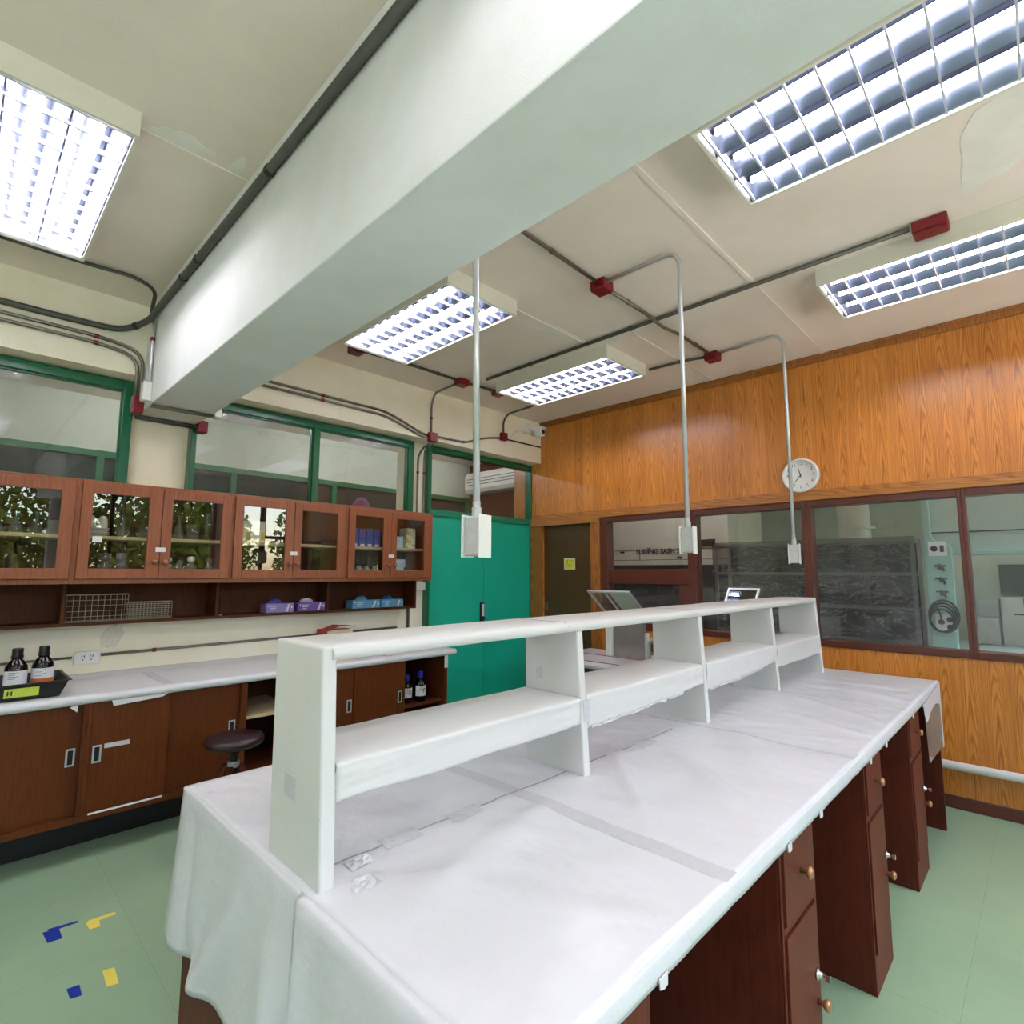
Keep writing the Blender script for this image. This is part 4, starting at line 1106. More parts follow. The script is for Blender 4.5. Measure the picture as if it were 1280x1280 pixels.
# cartons at the right of the counter
cb = thing('carton_box', 'small red and beige carton on the counter behind the white shelf', 'carton', (2.07, 3.82, ZT))
Box('carton', (2.0, 3.77, ZT), (2.14, 3.88, ZT+0.045), M['carton'], cb, 0.002)
Box('red_end', (1.985, 3.775, ZT+0.002), (2.0, 3.875, ZT+0.04), M['redtape'], cb, 0.002)
cb = thing('carton_box', 'red flapped carton standing at the back of the counter', 'carton', (2.2, 4.15, ZT))
Box('carton', (2.12, 4.08, ZT), (2.34, 4.2, 1.04), M['carton'], cb, 0.002)
m = MB().prism([(2.11,1.04),(2.22,1.075),(2.36,1.062),(2.36,1.058),(2.22,1.07),(2.11,1.036)], 'Y', 4.07, 4.20); m.build('red_flap', M['redtape'], cb)
Box('red_side', (2.085, 4.08, 0.98), (2.118, 4.19, 1.05), M['redtape'], cb, 0.003)
cb = thing('open_carton', 'small open white carton lying near the right end of the counter', 'carton', (2.5, 3.8, ZT))
m = MB().prism([(3.745,ZT),(3.83,ZT),(3.835,ZT+0.035),(3.74,ZT+0.032)], 'X', 2.44, 2.56); m.build('sleeve', M['paper2'], cb, bevel=0.003)
m = MB().prism([(3.75,ZT+0.003),(3.825,ZT+0.003),(3.828,ZT+0.03),(3.746,ZT+0.028)], 'X', 2.436, 2.44); m.build('open_end', M['tape'], cb)
tag(Box('paper_sheet', (2.20,3.80,ZT+0.0002), (2.38,3.95,ZT+0.0012), M['tape'], None, 0), 'greyish paper sheet on the counter left of the open white carton', 'paper sheet')

# stool
st = thing('lab_stool', 'round dark maroon stool in front of the open base cabinet', 'stool', (1.20, 3.33, 0))
sx, sy = 1.20, 3.33
MB().lathe((sx,sy,0.535), [(0.135,0),(0.150,0.012),(0.152,0.032),(0.145,0.046),(0.11,0.056),(0,0.058)], 36).build('seat', M['vinyl'], st, smooth=True)
MB().lathe((sx,sy,0.22), [(0.02,0),(0.02,0.26),(0.05,0.30),(0.05,0.314)], 14).build('screw_post', M['black'], st)
MB().lathe((sx,sy,0.42), [(0.032,0),(0.032,0.03)], 14).build('collar', M['alu'], st)
for k in range(4):
    a = PI/4+PI/2*k
    MB().tube([(sx+0.04*math.cos(a),sy+0.04*math.sin(a),0.43),(sx+0.19*math.cos(a),sy+0.19*math.sin(a),0.01)], [0.018,0.015], 10).build('leg', M['ped'], st, smooth=True)
m = MB(); ring = [(sx+0.135*math.cos(2*PI*k/24), sy+0.135*math.sin(2*PI*k/24), 0.16) for k in range(24)]
m.tube(ring, 0.009, 8, closed=True).build('foot_ring', M['ped'], st, smooth=True)

# ------------------------------------------------------------------ the long bench in the middle
X0, X1, Y0, Y1, ZBN = 0.555, 4.25, 0.523, 1.911, 0.85
wt = thing('bench_worktop', 'dark wood top of the long paper covered bench with end panels', 'worktop', (2.4, 1.2, 0))
Box('slab', (X0+0.012, Y0+0.006, 0.815), (X1-0.006, Y1-0.006, ZBN-0.004), M['ped'], wt)
Box('end_panel', (X0+0.012, Y0+0.05, 0), (X0+0.04, Y1-0.026, 0.815), M['ped'], wt)
Box('end_panel', (X1-0.04, Y0+0.007, 0), (X1-0.012, Y1-0.026, 0.815), M['ped'], wt)
def pedestal(x0, x1, label, side=1):
    ya, yb = (0.547, 1.16) if side == 1 else (1.25, 1.87)
    root = thing('pedestal_cabinet', label, 'pedestal cabinet', ((x0+x1)/2, (ya+yb)/2, 0), 'pedestal cabinets under the long bench')
    Box('carcass', (x0, ya, 0), (x1, yb, 0.813), M['ped'], root, 0.003)
    yf = ya
    fr = MB()
    fr.frame('Y', (x0, 0.0), (x1, 0.813), yf-0.006, yf, (0.012, 0.022, 0.13, 0.02)); fr.box((x0+0.012, yf-0.006, 0.585), (x1-0.022, yf, 0.605))
    fr.build('face_frame', M['ped'], root, bevel=0.002)
    d = Box('drawer', (x0+0.016, yf-0.012, 0.609), (x1-0.026, yf, 0.789), M['ped'], root, 0.002)
    kx = (x0+x1)/2
    K = [(0.008,0),(0.007,-0.012),(0.014,-0.019),(0.016,-0.026),(0.010,-0.031),(0,-0.033)]
    MB().lathe((kx, yf-0.012, 0.705), K, 18, 'Y').build('knob', M['knobbrass'], d, smooth=True)
    d = Box('door', (x0+0.016, yf-0.012, 0.134), (x1-0.026, yf, 0.581), M['ped'], root, 0.002)
    MB().lathe((x1-0.05, yf-0.012, 0.335), K, 18, 'Y').build('knob', M['knobbrass'], d, smooth=True)
    MB().lathe((x1-0.05, yf-0.012, 0.405), [(0.015,0),(0.015,-0.006),(0.008,-0.008),(0.008,-0.014),(0,-0.015)], 16, 'Y').build('lock', M['chrome'], d, smooth=True)
    ky = MB().box((x1-0.052, yf-0.034, 0.402), (x1-0.048, yf-0.026, 0.408)); ky.box((x1-0.054, yf-0.046, 0.396), (x1-0.046, yf-0.034, 0.414)); ky.build('key', M['chrome'], d, bevel=0.001)
    return root
pedestal(0.62, 0.90, 'mahogany pedestal cabinet at the bottom picture edge, nearest the viewer')
pedestal(1.535, 1.81, 'mahogany pedestal cabinet second from the near bench end with a key in its lock')
pedestal(2.43, 2.71, 'mahogany pedestal cabinet third from the near bench end')
pedestal(3.335, 3.64, 'mahogany pedestal cabinet nearest the wood wall under the bench')
for (a, b, l) in ((0.62,0.90,'first'),(1.535,1.81,'second'),(2.43,2.71,'third'),(3.335,3.64,'fourth')):
    pass
mb = Box('back_panel', (0.60, 1.19, 0), (4.20, 1.215, 0.813), M['ped'], wt)

# paper cover
def zt(x, y):
    n = noise.noise(V((x*2.2, y*2.6, 0.3)))*0.0040 + noise.noise(V((x*6+3+y*2, y*3.2, 1.7)))*0.0050 + abs(noise.noise(V((x*11+y*5, y*5, 5))))*0.0050 + noise.noise(V((x*21, y*15, 5)))*0.0010
    # soft creases running from the shelf towards the free edge
    for (cx, cy, ang, wd, am) in ((1.75,0.85,0.9,0.035,0.004),(2.05,0.8,0.6,0.04,0.003),(2.7,0.8,1.2,0.03,0.004),(3.0,0.75,1.0,0.03,0.003),(3.5,0.8,1.35,0.03,0.004),(3.75,0.8,1.5,0.02,0.003),(1.0,1.0,0.2,0.05,0.003),(1.55,1.0,0.75,0.03,0.004)):
        dx, dy = x-cx, y-cy
        u = dx*math.cos(ang)+dy*math.sin(ang); v = -dx*math.sin(ang)+dy*math.cos(ang)
        n += 3.5*am*math.exp(-(v/wd)**2-(u/0.28)**2)
    e = min(1, max(0, min(y-Y0, Y1-y, x-X0, X1-x)/0.04))
    return ZBN + 0.0055 + n*e
def gauss(v, w): return math.exp(-(v/w)**2)
def drape_x(y, d):
    """near end: how far the hanging paper stands off the bench end, d metres below the top"""
    s = min(1, d/0.4)
    off = 0.004 + 0.012*s
    off += 0.010*s*gauss(y-1.86-0.02*s, 0.05) + 0.010*s*gauss(y-1.72, 0.05) - 0.010*s*gauss(y-1.78, 0.03)
    off += 0.034*s*gauss(y-(1.34+0.30*s), 0.05) - 0.02*s*gauss(y-(1.45+0.30*s), 0.045)
    off += 0.025*s*gauss(y-1.24, 0.05) + 0.006*s*math.sin(y*11) + 0.022*s*gauss(y-1.10, 0.03) - 0.01*s*gauss(y-1.02, 0.04)
    off += 0.018*s*gauss(y-0.8, 0.06)
    off += 0.005*s*noise.noise(V((y*7, d*4, 2)))
    return X0 - max(0.002, off)
def drape(ya, yb, n, shift=0.0):
    rows = []
    for k in range(26):
        t = k/25; r = []
        for i in range(n+1):
            y = ya+(yb-ya)*i/n
            depth = 0.395 + 0.02*math.sin(y*4.1+1) + 0.015*noise.noise(V((y*5, 0, 9)))
            d = depth*t
            yy = y + (0.02*t if i == n and yb > 1.9 else 0) - (0.016*t if i == n and yb < 1.9 else 0) + (0.008*t if i == 0 and yb > 1.9 else 0)
            if t == 0:
                r.append((X0, y, zt(X0, y)))
            elif k == 1:
                r.append((X0-0.004-shift, yy, ZBN-0.004))
            else:
                r.append((drape_x(y, d)-shift, yy, ZBN-d))
        rows.append(r)
    return rows
cov = thing('bench_paper_cover', 'white taped paper cover draped over the long bench', 'paper cover', (2.4, 1.2, ZBN))
NX, NY = 220, 84
rows = []
for j in range(NY+1):
    y = Y0+(Y1-Y0)*j/NY
    rows.append([(X0+(X1-X0)*i/NX, y, zt(X0+(X1-X0)*i/NX, y)) for i in range(NX+1)])
m = MB(); m.grid(rows)
# rolled free edges
for y, s in ((Y0, -1), (Y1, 1)):
    rr = []
    for (dy, dz) in ((0, None), (0.003, -0.006), (0.0035, -0.03), (0.002, -0.042), (-0.02, -0.0435)):
        rr.append([(X0+(X1-X0)*i/NX, y+s*dy+(0.0015*noise.noise(V((i*0.3, dz or 0, 0))) if dz else 0), zt(X0+(X1-X0)*i/NX, y) if dz is None else ZBN+dz+0.003+(0.002*noise.noise(V((i*0.22, 1, s))) if dz < -0.02 else 0)) for i in range(NX+1)])
    m.grid(rr)
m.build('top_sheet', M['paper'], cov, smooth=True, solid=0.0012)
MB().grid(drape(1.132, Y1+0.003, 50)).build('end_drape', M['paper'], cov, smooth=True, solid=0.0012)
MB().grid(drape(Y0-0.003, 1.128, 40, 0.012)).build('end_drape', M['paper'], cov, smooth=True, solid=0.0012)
# corner return of the near drape along the far long side
rr = []
for k in range(14):
    t = k/13; d = 0.40*t
    rr.append([(drape_x(Y1, d)*(1-i/8)+(X0+0.34*(1-t*0.55))*(i/8), Y1+0.004+0.005*t*math.sin(i/8*PI), ZBN+0.002-d) for i in range(9)])
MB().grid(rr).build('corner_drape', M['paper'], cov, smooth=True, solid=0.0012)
# far end drape and its torn corner
rr = []
for k in range(12):
    t = k/11; d = 0.36*t
    rr.append([(X1+0.003+0.006*t*math.sin(i*0.9), Y0-0.004+(Y1-Y0+0.006)*i/30, ZBN+0.002-d) for i in range(31)])
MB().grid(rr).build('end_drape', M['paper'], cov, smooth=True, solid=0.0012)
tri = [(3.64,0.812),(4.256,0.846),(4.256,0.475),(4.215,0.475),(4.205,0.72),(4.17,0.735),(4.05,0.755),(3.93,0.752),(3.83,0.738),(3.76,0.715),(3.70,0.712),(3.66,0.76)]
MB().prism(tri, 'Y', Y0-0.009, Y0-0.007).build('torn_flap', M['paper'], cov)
MB().prism([(3.68,0.74),(4.215,0.76),(4.225,0.48),(3.72,0.50)], 'Y', Y0-0.006, Y0-0.005).build('clear_sheet', M['haze'], cov)
# tape strips across the sheet joints
def strip(x, y0, y1, w, z=0.0012):
    rr = []
    for j in range(40):
        y = y0+(y1-y0)*j/39
        rr.append([(x-w/2, y, zt(x-w/2, y)+z), (x, y, zt(x, y)+z), (x+w/2, y, zt(x+w/2, y)+z)])
    return MB().grid(rr)
for x in (1.218, 2.27, 3.235):
    strip(x, Y0+0.004, Y1-0.004, 0.052 if x < 2 else 0.026).build('tape_strip', M['tape'], cov, solid=0.0006)
rr = []
for i in range(30):
    x = 0.64+1.5*i/29
    rr.append([(x, 1.175-0.02*i/29+dy, zt(x, 1.175)+0.0018) for dy in (-0.0025, 0.0025)])
MB().grid(rr).build('sheet_seam', plain('grey_seam', srgb(150, 150, 152), 0.6), cov, solid=0.0004)
for (x, y) in ((0.82,1.17),(1.02,1.165),(1.9,1.14)):
    strip(x, y-0.025, y+0.025, 0.10, 0.0024).build('tape_patch', M['glossytape'], cov, solid=0.0004)
# folded paper corners hooked over the pedestals
for x in (0.90, 1.54, 1.81, 2.435, 2.71, 3.34, 3.64):
    MB().prism([(x-0.012,0.822),(x+0.016,0.822),(x+0.015,0.802),(x+0.004,0.800),(x-0.010,0.804)], 'Y', Y0-0.0085, Y0-0.0055).build('fold_tab', M['paper'], cov, bevel=0.001)
# crumpled clear tape at the shelf foot
def scrap(cx, cy, r, seed, parent, z=0.0):
    rr = []
    for i in range(7):
        rr.append([(cx+r*(i/6-0.5)*2, cy+r*0.7*(j/5-0.5)*2, ZBN+0.007+z+0.012*abs(noise.noise(V((i*0.9+seed, j*1.1, seed))))) for j in range(6)])
    MB().grid(rr).build('tape_scrap', M['glossytape'], parent, solid=0.0004)
scrap(0.655, 1.06, 0.03, 1, cov); scrap(0.69, 1.14, 0.028, 4, cov)

# ------------------------------------------------------------------ shelf unit on the bench
ZP = ZBN+0.0035
sh = thing('bench_shelf', 'white paper wrapped two tier shelf standing along the middle of the bench', 'shelf unit', (2.3, 1.22, ZP))
def upright(name, xa, xb, yb0=1.092, yt0=1.118, yb1=1.345, yt1=1.35, top=1.31):
    o = MB().prism([(yb0,ZP),(yb1,ZP),(yt1,top),(yt0,top)], 'X', xa, xb).build(name, M['paper2'], sh, bevel=0.006, seg=3)
    return o
eL = upright('end_panel', 0.571, 0.606, top=1.3395)
eR = upright('end_panel', 4.035, 4.070, top=1.3395)
dv = [upright('divider', x-0.016, x+0.016) for x in (1.472, 2.352, 3.235)]
rows = []
TP = []
for k in range(9): TP.append((1.112+0.012-0.012*math.sin(PI*k/8)-0.0, 1.323-0.015*math.cos(PI*k/8)))
TP += [(1.355,1.338),(1.358,1.323),(1.355,1.308)]
TP = [(1.124,1.308)]+TP[1:8]+[(1.124,1.338)]+TP[9:]
m = MB()
def wr(p, x): return (x, p[0]+0.002*noise.noise(V((x*6, p[1]*20, 0))), p[1]+0.0015*noise.noise(V((x*5, p[0]*9, 7))))
xs = [0.594+3.453*i/160 for i in range(161)]
rows = [[wr(p, x) for x in xs] for p in TP]; rows.append(rows[0])
m.grid(rows)
m.box((0.606,1.13,1.31), (4.035,1.35,1.336))
m.build('top_shelf', M['paper2'], sh, smooth=True)
for x in (1.405, 2.30, 3.16, 3.95):
    mm = MB(); mm.grid([[(x, y, z+0.0025) for (y, z) in ((1.35,1.338),(1.13,1.338),(1.1105,1.325))], [(x+0.005, y, z+0.0025) for (y, z) in ((1.35,1.338),(1.13,1.338),(1.1105,1.325))]])
    mm.build('sheet_seam', bpy.data.materials['grey_seam'], sh, solid=0.0005)
segs = [(0.606,1.456,1.100,1.017,0.0), (1.488,2.336,1.104,1.000,0.016), (2.368,3.219,1.108,0.992,0.016), (3.251,4.035,1.098,0.982,0.0)]
for i, (xa, xb, ztop, zlow, rag) in enumerate(segs):
    NXs = 60
    def low(x):
        t = (x-xa)/(xb-xa)
        v = zlow + 0.008*noise.noise(V((x*5, i*3, 0)))
        if rag: v += rag*(t**2)*1.6 + 0.006*noise.noise(V((x*30, i, 2)))
        return v
    rows = []
    for k in range(14):
        t = k/13
        rows.append([(x, 1.104+0.003*noise.noise(V((x*5, t*2, i)))+0.004*t*noise.noise(V((x*3, t, i+20)))+0.0025*noise.noise(V((x*16+t*6, t*5, i)))*(1 if min(x-xa, xb-x) < 0.15 else 0.35), ztop-0.006-(ztop-0.006-low(x))*t) for x in [xa+(xb-xa)*q/NXs for q in range(NXs+1)]])
    topr = [[(x, y, ztop+dz+0.002*noise.noise(V((x*8, y*8, i)))) for x in [xa+(xb-xa)*q/NXs for q in range(NXs+1)]] for (y, dz) in ((1.345,-0.0),(1.28,0.0),(1.20,0.0),(1.13,0.0),(1.112,-0.003))]
    mb = MB(); mb.grid(topr+rows)
    seg = mb.build('middle_shelf', M['paper2'], sh, smooth=True, solid=0.0012)
    Box('board', (xa, 1.125, ztop-0.028), (xb, 1.343, ztop-0.004), M['paper2'], seg, 0)
    if rag:
        rr = []
        for k in range(4):
            rr.append([(x, 1.10+0.008*noise.noise(V((x*40, k, 3))), low(x)+0.004-0.012*k/3*(0.6+0.6*noise.noise(V((x*35, 0, i))))) for x in [xa+0.02+(xb-xa)*0.75*q/60 for q in range(61)]])
        MB().grid(rr).build('clear_fringe', M['glossytape'], seg, smooth=True, solid=0.0004)
MB().box((0.5705,1.213,1.0), (0.5730,1.272,1.05)).build('tape_patch', M['tape'], eL, bevel=0)
mm = MB(); mm.grid([[(0.5725, y, z) for y in (1.34,1.30,1.25,1.20,1.15,1.098)] for z in (0.995,0.999)]); mm.build('sheet_seam', M['paper'], eL, solid=0.002)
Box('tape_patch', (1.4545,1.265,0.985+0.155), (1.456,1.295,1.18), M['tape'], dv[0], 0)
Box('front_tape', (1.466,1.1015,1.02), (1.50,1.104,1.09), M['tape'], dv[0], 0)

# acrylic screen on the back half of the bench
def acrylic_lid(root, yl, yr, xt, zt_, xb_, zb_, w=0.02, glossmat='cleartape', fr='alu'):
    """tilted framed sheet; top edge (xt, zt_), bottom edge (xb_, zb_)"""
    t = V((xt,0,zt_)); b = V((xb_,0,zb_)); u = (t-b).normalized(); ln = (t-b).length
    nrm = u.cross(V((0,1,0)))
    def P(s, y, o): q = b+u*s+nrm*o; return (q.x, y, q.z)
    def slab(s0, s1, ya, yb, o0, o1, mb):
        v = [mb.bm.verts.new(P(s, y, o)) for o in (o0,o1) for s, y in ((s0,ya),(s1,ya),(s1,yb),(s0,yb))]
        for f in ((0,1,2,3),(7,6,5,4),(0,4,5,1),(1,5,6,2),(2,6,7,3),(3,7,4,0)): mb.bm.faces.new([v[i] for i in f])
    m = MB()
    slab(0, ln, yl-w, yl, -0.008, 0.008, m); slab(0, ln, yr, yr+w, -0.008, 0.008, m); slab(ln-w, ln, yr+w, yl-w, -0.008, 0.008, m); slab(0, w, yr+w, yl-w, -0.008, 0.008, m)
    m.build('lid_frame', M[fr], root, bevel=0.002)
    m = MB(); slab(w, ln-w, yr+w, yl-w, -0.002, 0.002, m); m.build('lid_sheet', M[glossmat], root)
    return slab
M['darkacrylic'] = glass('smoked_acrylic', (0.42, 0.44, 0.44), 1.9)
M['paleacrylic'] = glass('pale_acrylic', (0.86, 0.89, 0.86), 1.3, 0.03)
# ------------------------------------------------------------------ side table by the wood wall
ZS = 0.752
tb = thing('side_table', 'white paper covered side table with red tape outline by the dark door', 'table', (4.25, 2.85, 0))
TX0, TX1, TY0, TY1 = 3.865, 4.58, 2.415, 3.35
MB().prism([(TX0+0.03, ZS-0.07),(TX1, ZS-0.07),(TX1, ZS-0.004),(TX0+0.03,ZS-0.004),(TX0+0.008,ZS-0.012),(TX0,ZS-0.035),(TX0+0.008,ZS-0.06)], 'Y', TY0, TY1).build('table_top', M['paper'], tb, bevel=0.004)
m = MB().frame('Z', (TX0+0.02, TY0+0.004), (4.255, TY1-0.01), ZS-0.004, ZS-0.0015, 0.018); m.build('red_tape_outline', M['redtape'], tb)
for x, y in ((TX0+0.06,TY0+0.06),(TX1-0.06,TY0+0.06),(TX0+0.06,TY1-0.06),(TX1-0.06,TY1-0.06)):
    Box('leg', (x-0.025,y-0.025,0), (x+0.025,y+0.025,ZS-0.07), M['ped'], tb)
sc = thing('safety_shield', 'stainless shield with tilted clear framed lid standing on the side table', 'shield', (4.25, 2.7, ZS-0.002))
Box('steel_plate', (4.278, 2.535, ZS-0.002), (4.288, 2.875, 1.16), M['stainless'], sc)
Box('left_post', (4.262, 2.872, ZS-0.002), (4.292, 2.945, 1.05), M['white'], sc, 0.003)
Box('right_post', (4.262, 2.508, ZS-0.002), (4.292, 2.536, 0.98), M['white'], sc, 0.003)
slab_ = acrylic_lid(sc, 2.88, 2.455, 3.90, 1.348, 4.275, 1.07, 0.022, 'paleacrylic')
m = MB(); slab_(0.022, 0.44, 2.675, 2.477, -0.004, -0.0021, m); m.build('pale_panel', M['whitep'], sc)
m = MB(); t_ = V((3.91,0,1.351)); b_ = V((4.268,0,1.075)); m.prism([(2.70,0),(2.675,0),(2.675,0.001),(2.70,0.001)], 'X', 0, 1)
for v in m.bm.verts: p = b_+(t_-b_)*v.co.x; v.co = V((p.x-0.004, v.co.y, p.z-0.004+v.co.z))
m.build('red_strip', M['redtape'], sc)
m = MB(); m.prism([(2.725,0),(2.70,0),(2.70,0.001),(2.725,0.001)], 'X', 0, 1)
for v in m.bm.verts: p = b_+(t_-b_)*v.co.x; v.co = V((p.x-0.004, v.co.y, p.z-0.004+v.co.z))
m.build('white_strip', M['label'], sc)

s2 = thing('small_screen', 'small grey framed tilted glass screen rising behind the shelf', 'screen', (3.9, 1.54, ZP))
acrylic_lid(s2, 1.655, 1.432, 3.95, 1.392, 3.80, 1.222, 0.016, 'darkacrylic', 'alu')
MB().tube([(3.90,1.53,ZP+0.02),(3.872,1.53,1.295)], 0.012, 10).build('stem', M['alu'], s2, smooth=True)
Box('foot', (3.82,1.45,ZP+0.012), (3.98,1.61,ZP+0.03), M['darkgrey'], s2, 0.004)

# chair with bright tube frame beside the side table
ch = thing('tube_chair', 'chair with bright bent tube back beside the side table', 'chair', (4.20, 2.2, 0))
ya, yb = 2.375, 1.985
MB().tube(fillet([(4.05,ya,0.01),(4.05,ya,0.955),(4.05,yb,0.955),(4.05,yb,0.01)], 0.05), 0.017, 12).build('back_tube', M['steel'], ch, smooth=True)
Box('backrest', (4.035,yb+0.025,0.86), (4.055,ya-0.025,0.925), M['darkgrey'], ch, 0.008)
Box('seat', (4.03,yb,0.43), (4.42,ya,0.465), M['darkgrey'], ch, 0.01)
for y in (ya, yb):
    MB().tube([(4.41,y,0.01),(4.41,y,0.43)], 0.014, 10).build('front_leg', M['chrome'], ch, smooth=True)

# white pipe along the wood wall
pp = thing('drain_pipe', 'white plastic pipe along the foot of the wood wall', 'pipe', (XW-0.045, 0, 0.245))
MB().tube([(XW-0.045,YR+0.05,0.288),(XW-0.045,1.6,0.270)], 0.027, 14).build('pipe', M['whitep'], pp, smooth=True)
for y in (0.9, -0.6): MB().lathe((XW-0.045, y, 0.278), [(0.031,0),(0.031,0.05)], 14, 'Y').build('coupling', M['whitep'], pp)

# tape marks on the floor
def lmark(a, b, c, d, mat, label):
    root = thing('floor_tape', label, 'tape mark', (a[0], a[1], 0), 'tape marks on the floor')
    m = MB(); m.prism(a and [a, b, c, d], 'Z', 0.0003, 0.0010); m.build('long_piece', M[mat], root)
    return root
r1 = thing('floor_tape', 'blue L shaped tape mark on the floor, farther from the viewer', 'tape mark', (0.45, 3.08, 0))
MB().prism([(0.415,3.125),(0.42,3.098),(0.515,3.09),(0.513,3.108)], 'Z', 0.0003, 0.0009).build('long_strip', M['bluetape'], r1)
MB().prism([(0.398,3.11),(0.45,3.10),(0.452,3.008),(0.405,3.015)], 'Z', 0.0010, 0.0016).build('short_strip', M['bluetape'], r1)
r1 = thing('floor_tape', 'yellow L shaped tape mark on the floor beside the blue one', 'tape mark', (0.58, 3.05, 0))
MB().prism([(0.545,3.075),(0.548,3.045),(0.64,3.045),(0.64,3.07)], 'Z', 0.0003, 0.0009).build('long_strip', M['yellowtape'], r1)
MB().prism([(0.535,3.06),(0.58,3.06),(0.575,2.99),(0.54,2.995)], 'Z', 0.0010, 0.0016).build('short_strip', M['yellowtape'], r1)
tag(MB().prism([(0.530,2.665),(0.566,2.655),(0.560,2.545),(0.526,2.555)], 'Z', 0.0003, 0.0010).build('floor_tape', M['yellowtape']), 'short yellow tape piece on the floor nearer the viewer', 'tape mark', 'tape marks on the floor')
tag(MB().prism([(0.422,2.645),(0.458,2.640),(0.456,2.570),(0.424,2.578)], 'Z', 0.0003, 0.0010).build('floor_tape', M['bluetape']), 'short blue tape square on the floor nearer the viewer', 'tape mark', 'tape marks on the floor')

# ------------------------------------------------------------------ next laboratory, seen through the wood wall windows
hd = thing('fume_hood', 'pale fume hood with black SLIDING SASH lettering behind the left wall window', 'fume hood', (6.3, 3.3, 0))
Box('cabinet', (6.0, 2.45, 0), (6.9, 4.35, 0.9), M['darkgrey'], hd)
Box('hood_box', (5.9, 2.45, 1.60), (6.9, 4.35, 2.6), M['hoodgrey'], hd, 0.01)
Box('sash', (5.95, 2.5, 0.9), (5.97, 4.3, 1.60), M['darkgrey'], hd)
Box('sash_rail', (5.88, 2.45, 1.595), (5.9, 4.35, 1.65), M['hoodgrey'], hd, 0.003)
m = MB(); m.box((5.895,2.45,1.775),(5.9,4.35,1.781)); m.box((5.895,3.55,1.65),(5.9,3.556,1.775)); m.box((5.895,2.45,1.654),(5.9,4.35,1.66)); m.build('panel_grooves', M['darkgrey'], hd)
text_mb('SLIDING SASH 20', (5.893, 3.60, 1.755), (0,-1,0), (0,0,1), 0.082, 0.001, 'LEFT', 0.0022).build('lettering', M['blackpaint'], hd)
m = MB(); m.box((5.893,3.06,1.665),(5.9,3.0,1.69)); m.box((5.893,3.83,1.745),(5.9,3.77,1.765)); m.box((5.893,3.45,1.79),(5.9,3.40,1.80)); m.build('catches', M['black'], hd)
MB().prism([(2.60,1.80),(3.02,1.80),(2.96,1.87),(2.60,1.88)], 'X', 5.892, 5.90).build('vent_opening', M['black'], hd)

rk = thing('wrapped_shelving', 'steel shelving wrapped in crinkled clear plastic behind the wall windows', 'shelving', (5.8, 1.58, 0))
RY0, RY1, RX0, RX1 = 0.76, 2.44, 5.5, 5.84
for x, y in ((RX0,RY0),(RX0,RY1-0.03),(RX1,RY0),(RX1,RY1-0.03)):
    Box('post', (x,y,0), (x+0.03,y+0.03,1.80), M['alu'], rk, 0.002)
for z in (0.30,0.62,0.93,1.20,1.485,1.765):
    m = MB(); m.box((RX0,RY0+0.03,z),(RX0+0.02,RY1-0.03,z+0.028)); m.box((RX0+0.02,RY0+0.03,z+0.005),(RX1,RY1-0.03,z+0.02)); m.build('shelf_board', M['alu'], rk)
Box('back_panel', (RX1+0.012, RY0+0.03, 0.1), (RX1+0.02, RY1-0.03, 1.765), M['darkgrey'], rk)
rows = []
for k in range(40):
    z = 0.05+1.76*k/39
    rows.append([(RX0-0.02-0.02*noise.noise(V((y*3, z*9, 1)))-0.012*noise.noise(V((y*14, z*12, 4))), y, z) for y in [RY0-0.01+(RY1-RY0+0.02)*i/60 for i in range(61)]])
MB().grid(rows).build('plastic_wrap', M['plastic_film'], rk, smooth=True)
for k, (y, z, w_, h_) in enumerate(((1.0,0.95,0.22,0.2),(1.35,0.95,0.3,0.16),(1.8,0.95,0.3,0.2),(1.1,1.222,0.3,0.18),(1.6,1.222,0.26,0.2),(2.0,1.222,0.3,0.15),(1.0,1.507,0.25,0.18),(1.9,1.507,0.4,0.14))):
    tag(Box('storage_box', (5.60,y,z+0.001), (5.82,y+w_,z+h_), M[('darkgrey','stainless','darkgrey','black')[k % 4]], None, 0.004), 'storage box behind plastic on the wrapped shelving, %s' % ('lower right','lower middle right','lower left','middle right','middle centre','middle left','upper right','upper left')[k], 'box', 'boxes on the wrapped shelving')

h2 = thing('fume_hood', 'aqua fume hood with valve column behind the right wall windows', 'fume hood', (5.7, 0.0, 0))
HY0, HY1 = -1.6, 0.66
Box('base', (5.3, HY0, 0), (6.2, HY1, 0.9), M['aqua'], h2)
Box('work_surface', (5.12, HY0, 0.9), (6.2, HY1, 0.955), M['aquapanel'], h2, 0.006)
MB().prism([(0.655,0.955),(0.655,3.0),(0.618,3.0),(0.612,1.80),(0.60,1.76),(0.50,1.715),(0.492,1.67),(0.497,0.955)], 'X', 5.2, 5.26).build('valve_column', M['aqua'], h2, bevel=0.006)
Box('sash', (5.275, HY0, 1.655), (5.29, 0.62, 3.0), M['aquapanel'], h2, 0.004)
Box('sash_handle', (5.255, HY0, 1.64), (5.30, 0.62, 1.672), M['aqua'], h2, 0.004)
m = MB(); m.box((5.27,HY0,1.81),(5.275,0.612,1.82)); m.build('sash_groove', M['darkgrey'], h2)
m = MB(); m.box((6.15,HY0,0.955),(6.2,HY1,3.0)); m.box((5.26,0.63,0.955),(6.15,0.655,3.0)); m.build('liner', M['hoodgrey'], h2)
pn = Box('switch_plate', (5.192,0.52,1.635), (5.2,0.63,1.74), M['label'], h2, 0.002)
MB().lathe((5.192,0.595,1.69), [(0.022,0),(0.022,-0.006),(0,-0.008)], 18, 'X').build('socket', M['black'], pn)
Box('rocker', (5.187,0.535,1.665), (5.192,0.56,1.715), M['darkgrey'], pn, 0.002)
